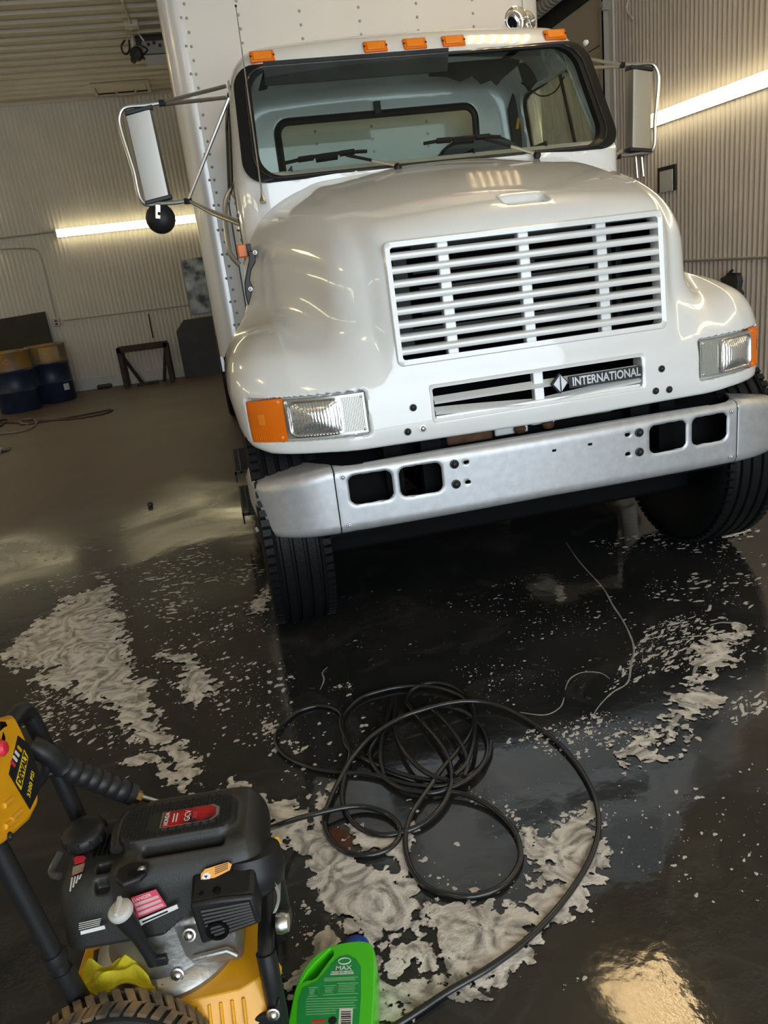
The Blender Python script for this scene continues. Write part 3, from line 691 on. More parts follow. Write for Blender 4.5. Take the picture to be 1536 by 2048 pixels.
for a in (0, 2.1, 4.2): MB().tube([(.65, 1.61, 1.84), (.65+.21*math.cos(a), 1.62+.11*math.sin(a), 1.84+.145*math.sin(a))], .012, 6).build('steering_spoke', BLACK, sw)
for x in (.52, -.45):
    MB().box((x-.24, 1.9, 1.35), (x+.24, 2.15, 1.86)).build('seat', mat('seat_grey', (.10, .10, .10), .8) if x > 0 else bpy.data.materials['seat_grey'], truck, bevel=.05)
# headliner, torn edge hanging at the driver side
MB().grid(lambda u, v: np.array([-.74+1.48*u, 1.52+.74*v, 2.52-.035*(2*u-1)**2]), 8, 4, thick=(0, 0, .012)).build('headliner', HEADL, truck)
tp = [(0, 0), (.0, -.06), (.10, -.07), (.18, -.10), (.25, -.075), (.30, -.12), (.36, -.105), (.39, -.135), (.43, -.10), (.52, -.045), (.55, 0)]
MB().prism(tp, (.22, 1.9, 2.49), (1, 0, 0), (0, 0, 1), (0, .006, 0)).build('torn_headliner_flap', HEADL, truck)
MB().prism([(0, 0), (.17, 0), (.13, -.09), (.06, -.15), (.03, -.10)], (.74, 1.9, 2.46), (1, 0, 0), (0, 0, 1), (0, .006, 0)).build('torn_headliner_flap', HEADL, truck)
MB().tube(spline([(.76, 1.9, 2.36), (.80, 1.75, 2.26), (.83, 1.62, 2.25), (.84, 1.52, 2.30)], 6), .004, 5).build('loose_wire', GASKET, truck)
bl = MB().prism([(-.035, 0), (.035, 0), (.045, .28), (.035, .40), (.0, .46), (-.04, .36), (-.025, .2)], (.845, 2.24, 1.92), (1, 0, 0), (0, 0, 1), (0, .02, 0)).build('seat_belt_housing', BLACK, truck, bevel=.006)
MB().prism([(0, 0), (.02, .0), (.028, .05), (.02, .07), (.012, .05)], (.845, 2.235, 2.17), (1, 0, 0), (0, 0, 1), (0, .006, 0)).build('belt_tag', YEL, bl)
MB().box((-.02, 2.28, 2.33), (.02, 2.30, 2.40)).build('dome_lamp', BLACK, truck, bevel=.004)
# sun visor strip
MB().grid(lambda u, v: np.array([-.74+.9*u, 1.33+.05*v, 2.43-.09*v]), 6, 2, thick=(0, .012, 0)).build('sun_visor', HEADL, truck)

# ---- marker lamps, horns, antenna
for x in (-.735, -.195, .0, .195, .735):
    z = 2.462; p = wpt(x, z, .0); nrm = unit((0, -1, .53)); up = unit((0, .53, 1))
    mk = MB().obox(p+nrm*.002, ((1, 0, 0), up, nrm), (.058, .029, .008)).build('marker_lamp', AMBER, truck, bevel=.006)
    MB().obox(p+nrm*.011, ((1, 0, 0), up, nrm), (.042, .019, .003)).build('marker_inset', AMBER2, mk, bevel=.002)
    for s_ in (-1, 1): bolt(p+nrm*.010+np.array([s_*.054, 0, 0]), nrm, .004, BLACK, mk, 'screw')
for x, y in ((.683, 1.74), (.765, 1.82)):
    hn = MB().lathe([(0, .11), (.018, .08), (.030, .04), (.046, .012), (.060, .0), (.065, .003), (.062, .010), (.048, .03), (.036, .06), (.028, .10), (.022, .2), (.02, .34), (.0, .35)], (x, y, 2.634), (.0, 1, 0), 24).build('horn', CHROME, truck, 60)
    MB().lathe([(0, .072), (.017, .070), (.017, .076), (0, .078)], (x, y, 2.634), (0, 1, 0), 16).build('horn_throat', DEEP, hn, 60)
    MB().box((x-.015, y+.12, 2.50), (x+.015, y+.16, 2.61)).build('horn_bracket', STEEL, hn, bevel=.003)
a0 = np.array([-.862, 1.03, 1.815]); a1 = onY(472, 15, 1.32)
an = MB().tube([a0, a0*.5+a1*.5, a1], [.0042, .0032, .002], 6).build('antenna', STEEL, truck)
MB().lathe([(.016, 0), (.014, .012), (.007, .03), (.005, .05)], a0-np.array([0, 0, .012]), unit(a1-a0), 12).build('antenna_base', STEEL, an)
MB().lathe([(.0, 0), (.005, .004), (.005, .01), (0, .013)], a1, unit(a1-a0), 8).build('antenna_tip', BLACK, an)

# ---- wipers: arm from the cowl, blade on the glass
def wiper(piv, mid, b0, b1):
    pv = wpt(*piv, .035); m_ = wpt(*mid, .035); q0 = wpt(*b0, .018); q1 = wpt(*b1, .018)
    arm = MB().tube([pv, pv*.45+m_*.55], .007, 6).build('wiper_arm', STEEL, truck)
    MB().tube([pv*.5+m_*.5, m_], .0075, 6).build('wiper_arm_tip', GASKET, arm)
    MB().lathe([(.018, 0), (.018, .012), (.01, .02), (0, .022)], pv-np.array([0, .0, .01]), (0, -1, .4), 12).build('wiper_pivot', GASKET, arm)
    bd = MB().tube([q0*(1-t)+q1*t+np.array([0, -.016*math.sin(math.pi*t), .008*math.sin(math.pi*t)]) for t in np.linspace(0, 1, 9)], .0085, 6).build('wiper_blade', GASKET, arm)
    d = unit(q1-q0); MB().obox((q0+q1)/2+np.array([0, -.012, -.002]), (d, (0, -1, .5), np.cross(d, (0, -1, .5))), (.05, .011, .013)).build('blade_clip', GASKET, bd)
    for t in (.25, .75): MB().obox(q0*(1-t)+q1*t+np.array([0, -.016, .004]), (d, (0, -1, .5), np.cross(d, (0, -1, .5))), (.035, .009, .009)).build('blade_yoke', GASKET, bd)
def wuv(u, v, y=1.10): p = onY(u, v, y); return (p[0], p[2])
wiper(wuv(790, 334, 1.08), wuv(690, 312), wuv(570, 326), wuv(733, 303))
wiper(wuv(1066, 310, 1.08), wuv(965, 280), wuv(846, 288), wuv(1000, 274))

# ---- mirrors
def MY(u, v, y=1.63): return onY(u, v, y)
loop = [(325, 205), (290, 210), (256, 213), (243, 221), (238, 240), (243, 265), (257, 310), (268, 345), (274, 375), (281, 398), (294, 409), (320, 407), (350, 405), (376, 401)]
for sx in (-1, 1):
    S = np.array([-sx, 1, 1.])
    m_ = lambda u, v, y=1.63: MY(u, v, y)*S
    br = MB().tube(spline([m_(*p) for p in loop], 5), .0105, 10).build('mirror_bracket', STEEL, truck)
    for a, b in (((325, 205), (452, 172)), ((330, 208), (452, 195)), ((376, 401), (458, 196))):
        MB().tube([m_(*a), m_(*b, 1.50)], .0095, 8).build('bracket_arm', STEEL, br)
    MB().tube([m_(376, 401), m_(420, 421, 1.56), m_(478, 443, 1.45)], .0095, 8).build('bracket_arm', STEEL, br)
    MB().tube([m_(378, 402), m_(425, 428, 1.50), m_(480, 450, 1.40)], .008, 8).build('bracket_arm', STEEL, br)
    for p, y in (((326, 206), 1.63), ((376, 402), 1.63)): MB().lathe([(.015, -.02), (.015, .02)], m_(*p, y), (1, 0, 0), 8).build('clamp', BLACK, br)
    MB().box(m_(455, 160, 1.46), m_(464, 205, 1.52)).build('mount_plate', STEEL, br, bevel=.004)
    MB().lathe([(.02, 0), (.02, .03), (.012, .04), (.012, .07)], m_(478, 446, 1.44), (0, 0, -1), 10).build('pivot_bolt', STEEL, br)
    # head
    TLc, TRc, BRc, BLc = m_(252, 229), m_(304, 216), m_(344, 395), m_(292, 405); dn = np.array([0, 1., 0])
    e1 = TRc-TLc; e2 = BLc-TLc
    prof = [(0, 0), (.75, -.012), (.9, -.010), (.97, .004), (1.0, .025), (1.0, .05), (0, .05)]
    vs = []
    for t in (0, 1):
        vs += [TLc+e2*t+e1*a+np.array([0, b, 0]) for a, b in prof]
    n = len(prof); fs = [(j, (j+1) % n, n+(j+1) % n, n+j) for j in range(n)]+[tuple(range(n))[::-1], tuple(range(n, 2*n))]
    if sx > 0: fs = [q[::-1] for q in fs]
    hd_ = MB().add(vs, fs).build('mirror_head', MIRB, truck, 40)
    for q, k in ((TLc, -1), (BLc, 1)):
        MB().obox(q+e1*.5+e2*.008*k+np.array([0, .02, 0]), (e1, e2, dn), (np.linalg.norm(e1)*.53, .010, .035)).build('mirror_end_cap', BLACK, hd_, bevel=.004)
        MB().cyl(q+e1*.55+e2*.01*k+np.array([0, .02, 0]), q+e1*.50+e2*.055*k+np.array([0, .0, 0]), .014, n=8).build('mirror_swivel', BLACK, hd_)
    if sx < 0:
        cc = m_(321, 437, 1.63)
        cv = MB().lathe([(.0, -.035), (.035, -.030), (.062, -.012), (.074, .008), (.074, .02), (0, .02)], cc, (0, 1, 0), 28).build('convex_mirror', BLACK, truck, 60)
        MB().obox(cc+np.array([-.004, -.035, .03]), ((1, 0, -.2), (.2, 0, 1), (0, 1, 0)), (.014, .036, .006)).build('convex_mirror_bracket', STEEL, cv, bevel=.004)
        bolt(cc+np.array([-.0, -.041, .02]), (0, -1, 0), .007, BLACK, cv)
# driver side lower mount hardware
MB().tube([(1.02, 1.5, 1.93), (1.14, 1.55, 1.90), (1.20, 1.60, 1.92)], .012, 8).build('mirror_lower_mount', STEEL, truck)
# ---- grab handle, hood latch, side marker on the passenger side and its twin
for sx in (-1, 1):
    S = np.array([-sx, 1, 1.])
    g_ = [onY(u, v, 1.75)*S for u, v in ((476, 372), (462, 380), (452, 400), (450, 430), (455, 480), (462, 510), (479, 530))]
    MB().tube(spline(g_, 6), .014, 10).build('grab_handle', STEEL, truck)
    lt = [onY(u, v, .86)*S for u, v in ((497, 500), (512, 505), (511, 525), (503, 540), (500, 560), (506, 575), (502, 595), (497, 612), (491, 590), (489, 565), (494, 540), (498, 520))]
    q = MB().poly3([p-np.array([0, .0, 0]) for p in lt], (0, .03, 0)).build('hood_latch', BLACK, truck, bevel=.004)
    for u, v in ((510, 505), (501, 578)): bolt(onY(u, v, .858)*S, (0, -1, 0), .007, STEEL, q)
    p = onY(485, 502, .98)*S
    mk = MB().obox(p+np.array([.0, .0, 0]), np.eye(3), (.022, .03, .028)).build('side_marker', AMBER, truck, bevel=.005)
    MB().box(onY(492, 488, .93)*S, onY(503, 512, 1.0)*S).build('side_marker_bracket', BLACK, mk, bevel=.002)
    MB().lathe([(.016, 0), (.014, .014), (.006, .022), (0, .023)], onY(521, 622, 1.0)*S, (-sx*-1*.5*-1, -1, .4), 10).build('hood_stop', PAINT, truck, 50)
    # side skirt and steps behind the front wheel
    sk = MB().poly3([(sx*1.135, 1.30, .50), (sx*1.02, 1.30, .52), (sx*1.02, 1.34, .09), (sx*1.115, 1.34, .07)], (0, .03, 0)).build('step_skirt', SKIRT, truck, bevel=.008)
    for z in (.50, .26):
        stp = MB(); stp.box((sx*1.02, 1.45, z-.015), (sx*1.205, 1.47, z)); stp.box((sx*1.02, 2.05, z-.015), (sx*1.205, 2.07, z)); stp.box((sx*1.195, 1.45, z-.06), (sx*1.205, 2.07, z))
        for k in range(4): stp.box((sx*(1.03+k*.045), 1.45, z-.012), (sx*(1.037+k*.045), 2.07, z))
        for k in range(16): stp.box((sx*1.02, 1.48+k*.036, z-.010), (sx*1.20, 1.486+k*.036, z-.002))
        stp.build('step', BLACK, truck)
    for z in (.44, .36, .20, .12): MB().lathe([(.02, 0), (.03, .006), (.03, .03), (.018, .04)], (sx*1.10, 1.40, z), (sx, -.3, 0), 10).build('step_fastener', BLACK, truck)
    for z in (.455, .16): MB().box((sx*1.12, 1.385, z), (sx*1.15, 1.40, z+.03)).build('step_clip', STEEL, truck, bevel=.003)
    MB().box((sx*.62, 1.40, .12), (sx*1.03, 2.2, .56)).build('battery_box', DEEP, truck, bevel=.02)
MB().lathe([(.012, 0), (.014, .01), (.008, .02), (0, .022)], onY(1169, 87, 1.42), (1, 0, .5), 10).build('roof_plug', PAINT, truck)

# ---- cargo body
CY0, CY1, CW, CZ0, CZ1 = 2.50, 7.9, 1.175, 1.02, 3.72
MB().box((-CW+.10, CY0+.012, CZ0), (CW-.10, CY0+.06, CZ1-.08)).build('front_panel', BOXW, truck)
for sx in (-1, 1):
    pf = [(CW-.13, 0.0)]+[(CW-.12+.12*math.sin(a), .12-.12*math.cos(a)) for a in np.linspace(0, math.pi/2, 10)]+[(CW, .17), (CW-.13, .17)]
    MB().prism([(sx*a, b) for a, b in pf], (0, CY0-.006, CZ0), (1, 0, 0), (0, 1, 0), (0, 0, CZ1-CZ0)).build('corner_post', POST, truck, 60)
    MB().box((sx*(CW-.03), CY0+.16, CZ0), (sx*(CW-.005), CY1, CZ1)).build('side_wall', BOXW, truck)
    MB().box((sx*(CW-.02), CY0+.1, CZ0-.10), (sx*CW, CY1, CZ0)).build('bottom_rail', POST, truck)
MB().box((-CW+.03, CY0+.05, CZ1-.06), (CW-.03, CY1, CZ1)).build('cargo_roof', BOXW, truck)
MB().box((-CW+.03, CY0+.05, CZ0-.10), (CW-.03, CY1, CZ0)).build('cargo_floor', DEEP, truck)
MB().box((-CW+.03, CY1-.05, CZ0), (CW-.03, CY1, CZ1)).build('rear_door', BOXW, truck)
rv = MB()
def riv(x, z, y=CY0+.011): rv.lathe([(.0085, 0), (.0085, -.002), (.0055, -.005), (0, -.006)], (x, y, z), (0, 1, 0), 7)
z = CZ0+.05
i = 0
while z < CZ1-.1:
    for sx in (-1, 1):
        riv(sx*(CW-.155), z)
        if i % 2 == 0: riv(sx*(CW-.125), z+.0, CY0-.005)
    for x in (-.72, -.36, 0, .36, .72): riv(x, z)
    z += .0725; i += 1
rv.build('rivets', RIVET, truck, 60)['kind'] = 'stuff'

# ================================================================== THE FAR END OF THE SHOP
def drum(p, lab, hazard):
    t = thing('steel_drum', lab, 'drum', (p[0], p[1], 0), 'blue steel drums against the far wall'); c = (p[0], p[1], 0); r = .29
    body = [(r-.01, 0), (r, .01), (r, .29), (r+.012, .30), (r, .315), (r, .58), (r+.012, .59), (r, .605), (r, .615)]
    MB().lathe(body, c, (0, 0, 1), 36).build('body', DRUM, t, 60)
    MB().lathe([(r, .612), (r, .86), (r+.010, .868), (r+.006, .882), (r-.012, .88), (r-.014, .862), (0, .862)], c, (0, 0, 1), 36).build('faded_top', DRUMT, t, 60)
    for dx, dy in ((.13, .1), (-.12, -.1)): MB().cyl((p[0]+dx, p[1]+dy, .86), (p[0]+dx, p[1]+dy, .872), .03, n=12).build('bung', DRUM, t)
    a = math.radians(-70 if hazard else -48)
    def sk(a0, a1, z0, z1, m, nm): MB().grid(lambda u, v: np.array([p[0]+(r+.002)*math.cos(a0+(a1-a0)*u), p[1]+(r+.002)*math.sin(a0+(a1-a0)*u), z0+(z1-z0)*v]), 8, 1).build(nm, m, t)
    if hazard:
        mb = MB(); f = lambda s_, z: np.array([p[0]+(r+.003)*math.cos(math.radians(-84)+s_), p[1]+(r+.003)*math.sin(math.radians(-84)+s_), z])
        mb.add([f(-.2, .745), f(0, .69), f(.2, .745), f(0, .80)], [(0, 1, 2, 3)]); mb.build('hazard_diamond', mat('faded_hazard', (.5, .16, .06), .6), t)
        sk(math.radians(-140), math.radians(-108), .64, .80, WLAB, 'label')
    else:
        sk(math.radians(-100), math.radians(-42), .64, .85, mat('yellow_drum_label', (.42, .34, .2), .5, c2=(.5, .26, .03), var=.1, vscale=6), 'label')
        sk(math.radians(-52), math.radians(-32), .17, .27, WLAB, 'label')
drum((-4.24, 9.76), 'blue steel drum with faded yellow top and orange hazard diamond, by the black sheet', True)
drum((-3.82, 10.32), 'blue steel drum with yellow label band and small white sticker near its foot', False)
tag(MB().poly3([(-5.2, 10.85, .0), (-3.78, 10.85, .0), (-3.86, 11.19, 1.36), (-5.2, 11.19, 1.30)], (0, .02, 0)).build('sheet_panel', BOARD, bevel=.003), 'black sheet leaning on the far wall behind the blue drums', 'panel')
# work stand
ws = thing('work_stand', 'dark rusty steel sawhorse stand in front of the far wall', 'stand', (-2.42, 10.7, 0))
xa, xb, ya, yb_, h = -2.82, -2.02, 10.60, 11.0, .66
MB().box((xa, ya, h-.085), (xb, ya+.06, h)).build('top_rail', STAND, ws, bevel=.004)
MB().box((xa, yb_-.06, h-.05), (xb, yb_, h)).build('top_rail', STAND, ws, bevel=.004)
for x in (xa, xb-.06): MB().box((x, ya, h-.05), (x+.06, yb_, h)).build('end_rail', STAND, ws, bevel=.004)
for x in (xa, xb-.06):
    for y in (ya, yb_-.06): MB().box((x, y, 0), (x+.075, y+.06, h-.04)).build('leg', STAND, ws, bevel=.004)
for x0, x1 in ((xa+.03, xa+.30), (xb-.03, xb-.16)): MB().tube([(x0, ya+.10, h-.06), (x1, ya+.14, .012)], .03, 4).build('brace', STAND, ws)
MB().box((xa+.2, ya+.1, .0), (xa+.55, ya+.16, .05)).build('foot_bar', STAND, ws, bevel=.004)
pts = [onY(u, v, 10.98) for u, v in ((352, 664), (366, 641), (424, 632), (442, 752), (372, 760))]
pts = [np.array([p[0], 10.9+.2*p[2], max(p[2], 0)]) for p in pts]
tag(MB().poly3(pts, (0, .03, 0)).build('leaning_panel', GREYP, bevel=.004), 'slate grey panel with clipped corner leaning on the far wall', 'panel')
pts = [onY(u, v, YB-.05) for u, v in ((361, 521), (420, 511), (432, 622), (384, 630))]
tag(MB().poly3(pts, (0, .02, 0)).build('metal_sheet', SHEET, bevel=.003), 'scuffed grey metal sheet hung on the far wall above the grey panel', 'sheet')
def pipe(name, pts, r, m, lab, cat, sm=1, n=8): return tag(MB().tube(spline(pts, sm) if sm > 1 else pts, r, n).build(name, m), lab, cat)
W = lambda u, v: onY(u, v, YB-.03)
pipe('conduit', [W(126, 641), W(388, 609)], .011, CONDUIT, 'thin grey conduit running right from the outlet box on the far wall', 'conduit')
pipe('conduit', [W(112, 636), W(103, 600), W(92, 553), W(80, 512), W(66, 498), W(0, 499), W(-60, 505)], .011, CONDUIT, 'thin conduit rising from the outlet box and bending left', 'conduit', 5)
pipe('conduit', [W(-12, 478), W(40, 472), W(114, 463)], .012, CONDUIT, 'conduit feeding the strip light on the far wall', 'conduit')
p = W(113, 645); ob = thing('outlet_box', 'grey electrical outlet box on the far wall above the drums', 'outlet', tuple(p))
MB().box(p-np.array([.06, .03, .06]), p+np.array([.06, .03, .06])).build('box', CONDUIT, ob, bevel=.006)
for dz in (-.025, .025): MB().box(p+np.array([-.02, -.034, dz-.016]), p+np.array([.02, -.03, dz+.016])).build('socket', DARKMETAL, ob)
pipe('hanging_rod', [W(297, 628), W(302, 655), W(306, 676)], .012, DARKMETAL, 'short dark rod hanging from the far wall conduit', 'rod')
p = onZ(213, 776); tag(MB().box((p[0]-.15, p[1]-.04, 0), (p[0]+.1, p[1]+.06, .07)).build('dropped_cloth', GREYP, bevel=.03), 'grey crumpled cloth on the floor left of the stand', 'cloth')
p = onZ(244, 770); tag(MB().box((p[0]-.2, p[1]+.02, 0), (p[0]+.18, p[1]+.10, .07)).build('wood_block', WOOD, bevel=.006), 'brown wood offcut lying at the foot of the far wall', 'wood')
Z = lambda u, v, z=.012: onZ(u, v, z)
pipe('air_hose', [Z(-30, 846), Z(20, 845), Z(60, 846), Z(120, 838), Z(185, 826), Z(224, 819), Z(205, 828), Z(140, 838), Z(78, 841), Z(42, 846), Z(70, 838), Z(76, 845), Z(40, 849)], .012, RUBBR, 'dark brown air hose lying in a long bight on the dry floor', 'hose', 5)
pipe('air_hose', [Z(-30, 868), Z(20, 866), Z(58, 858), Z(73, 846), Z(66, 838), Z(50, 839), Z(40, 844), Z(52, 848), Z(78, 844)], .012, TANH, 'beige air hose looped over the brown hose', 'hose', 5)
pipe('air_hose', [Z(-30, 838), Z(-5, 842), Z(12, 838), Z(6, 848), Z(-10, 856), Z(-40, 852)], .012, DARKMETAL, 'black air hose end curled in front of the blue drums', 'hose', 5)
p = onZ(2, 905); sc = thing('metal_clamp', 'small grey metal clamp lying on the floor near the beige hose', 'clamp', (p[0], p[1], 0))
MB().box((p[0]-.10, p[1]-.05, 0), (p[0]+.02, p[1]+.02, .05)).build('body', ALU, sc, bevel=.01)
for k in range(3): MB().tube([(p[0]-.05, p[1]-.04+.05*k, .04), (p[0]+.06, p[1]+.06*k, .02), (p[0]+.08, p[1]+.02+.05*k, .012)], .012, 6).build('jaw', ALU, sc)
# ceiling items
hx0, hx1, hy0, hy1 = -2.36, -1.52, 10.5, 11.12
ht = thing('ceiling_hatch', 'tan ceiling access hatch with a pull handle beside the far wall', 'hatch', ((hx0+hx1)/2, (hy0+hy1)/2, ZC-.05))
for a, b in (((hx0, hy0), (hx1, hy0+.05)), ((hx0, hy1-.05), (hx1, hy1)), ((hx0, hy0+.05), (hx0+.05, hy1-.05)), ((hx1-.05, hy0+.05), (hx1, hy1-.05))):
    MB().box((*a, ZC-.06), (*b, ZC-.0)).build('frame', DOORM, ht, bevel=.004)
MB().box((hx0+.06, hy0+.06, ZC-.05), (hx1-.06, hy1-.16, ZC-.035)).build('hatch_lid', DOORM, ht)
MB().box((hx0+.05, hy1-.16, ZC-.045), (hx1-.05, hy1-.05, ZC-.034)).build('gap', DEEP, ht)
MB().tube([(-2.05, 10.92, ZC-.05), (-2.0, 10.95, ZC-.09), (-1.78, 10.95, ZC-.09), (-1.73, 10.92, ZC-.05)], .012, 6).build('handle', DOORM, ht)
op = thing('door_operator', 'grey jackshaft door motor with looped wires under the ribbed ceiling', 'motor', (-1.2, 8.3, ZC-.35))
C_ = lambda u, v, y=8.35: onY(u, v, y)
MB().box(C_(282, 82), C_(350, 108)+np.array([0, .25, 0])).build('motor_body', mat('operator_grey', (.30, .28, .25), .5, .4), op, bevel=.01)
MB().box(C_(288, 108), C_(350, 127)+np.array([0, .2, 0])).build('lower_plate', CONDUIT, op, bevel=.004)
MB().box(C_(268, 70)+np.array([0, .05, 0]), C_(350, 84)+np.array([0, .25, 0])).build('mount_rail', DARKMETAL, op)
MB().lathe([(0, -.06), (.07, -.05), (.085, 0), (.07, .05), (0, .06)], C_(273, 108), (.3, 1, .1), 14).build('pulley', DARKMETAL, op)
MB().lathe([(0, -.03), (.035, -.02), (.035, .04), (0, .05)], C_(267, 120), (0, 1, 0), 10).build('knob', DARKMETAL, op)
for q in ([(250, 80), (243, 92), (246, 105), (254, 108), (259, 98), (258, 80)], [(262, 62), (265, 80), (266, 100)], [(285, 92), (295, 100), (285, 112), (290, 118)], [(276, 66), (282, 74), (288, 82)]):
    MB().tube(spline([C_(*k) for k in q], 5), .012, 6).build('wire', DARKMETAL if len(q) != 3 else WHITEP, op)
for u in (297, 308, 320): MB().lathe([(.02, 0), (.02, -.02), (0, -.02)], C_(u, 86+ (u % 7)), (0, 1, 0), 8).build('bolt', DARKMETAL, op)
p = onZ(263, 50, ZC-.05); jb = thing('junction_box', 'small tan junction box on the ribbed ceiling above the door motor', 'box', (p[0], p[1], ZC-.06))
MB().box(p-np.array([.08, .08, .03]), p+np.array([.08, .08, .05])).build('box', CEILM, jb, bevel=.006)
MB().tube([p+np.array([0, .0, -.03]), C_(262, 62)], .014, 6).build('drop_pipe', CEILM, jb)
MB().tube([onZ(244, 0, ZC-.05), onZ(252, 22, ZC-.05), p], .016, 6).build('conduit', CEILM, jb)

# ================================================================== ALONG THE RIGHT WALL
pipe('conduit', [(XR-.025, 5.8, 1.15), (XR-.025, -2, 1.15)], .012, CONDUIT, 'thin grey conduit along the tan corrugated wall behind the fender', 'conduit')
V = lambda u, v: onX(u, v, XR-.03)
pipe('wall_cable', [V(1258, -6), V(1254, 12), V(1256, 25), V(1265, 36)], .008, WCORD, 'short white cable dangling high on the tan wall', 'cable', 5)
a, b = V(1320, 331), V(1350, 380)
fr = thing('framed_sign', 'black framed white sign on the tan wall above the truck hood', 'sign', ((a[0]), (a[1]+b[1])/2, (a[2]+b[2])/2))
MB().box((XR-.03, b[1], b[2]), (XR-.012, a[1]+.05, a[2]-.02)).build('frame', DARKMETAL, fr, bevel=.003)
MB().box((XR-.036, b[1]+.04, b[2]), (XR-.029, a[1]-.0, a[2]-.06)).build('sheet', WLAB, fr)
p = V(1283, 312); vl = thing('water_valve', 'brass and steel water valve on the tan wall under the driver mirror', 'valve', tuple(p))
MB().tube([p+np.array([.02, .12, -.2]), p+np.array([.0, .12, .06])], .014, 8).build('pipe', STEEL, vl)
MB().tube([p+np.array([.02, -.0, -.2]), p+np.array([.0, .0, .02]), p+np.array([-.0, -.10, .02])], .016, 8).build('pipe', STEEL, vl)
MB().lathe([(.03, -.03), (.034, 0), (.03, .03)], p+np.array([0, .0, .02]), (0, 1, 0), 10).build('body', BRASS, vl)
MB().cyl(p+np.array([0, -.10, .0]), p+np.array([0, -.10, .05]), .02, n=8).build('handle', DARKMETAL, vl)
pts = [V(*q) for q in ((1449, 556), (1462, 549), (1484, 550), (1487, 561), (1484, 577), (1490, 586), (1486, 592), (1474, 588), (1455, 575))]
dp = thing('dustpan', 'dark grey dustpan with comb-toothed edge hung on the tan wall beside the fender', 'dustpan', tuple(pts[0]))
MB().poly3(pts, (-.05, 0, 0)).build('pan', mat('dustpan_grey', (.05, .05, .052), .5), dp, bevel=.006)
MB().tube([V(1448, 558), V(1465, 540)], .012, 6).build('handle', DARKMETAL, dp)
for k in range(7): MB().box(V(1463+k*3, 549)+np.array([-.05, -.006, -.01]), V(1463+k*3, 549)+np.array([0, .004, .016])).build('tooth', DARKMETAL, dp)
wc = [Z(1560, 955, .008), Z(1536, 966, .008), Z(1514, 972, .008), Z(1505, 985, .008), Z(1514, 1000, .008), Z(1540, 1010, .008), Z(1580, 1012, .008)]
tag(MB().tube(spline(wc, 6), .009, 8).build('white_cord', WCORD), 'white cord lying in a loop on the wet floor beside the driver wheel', 'cord')

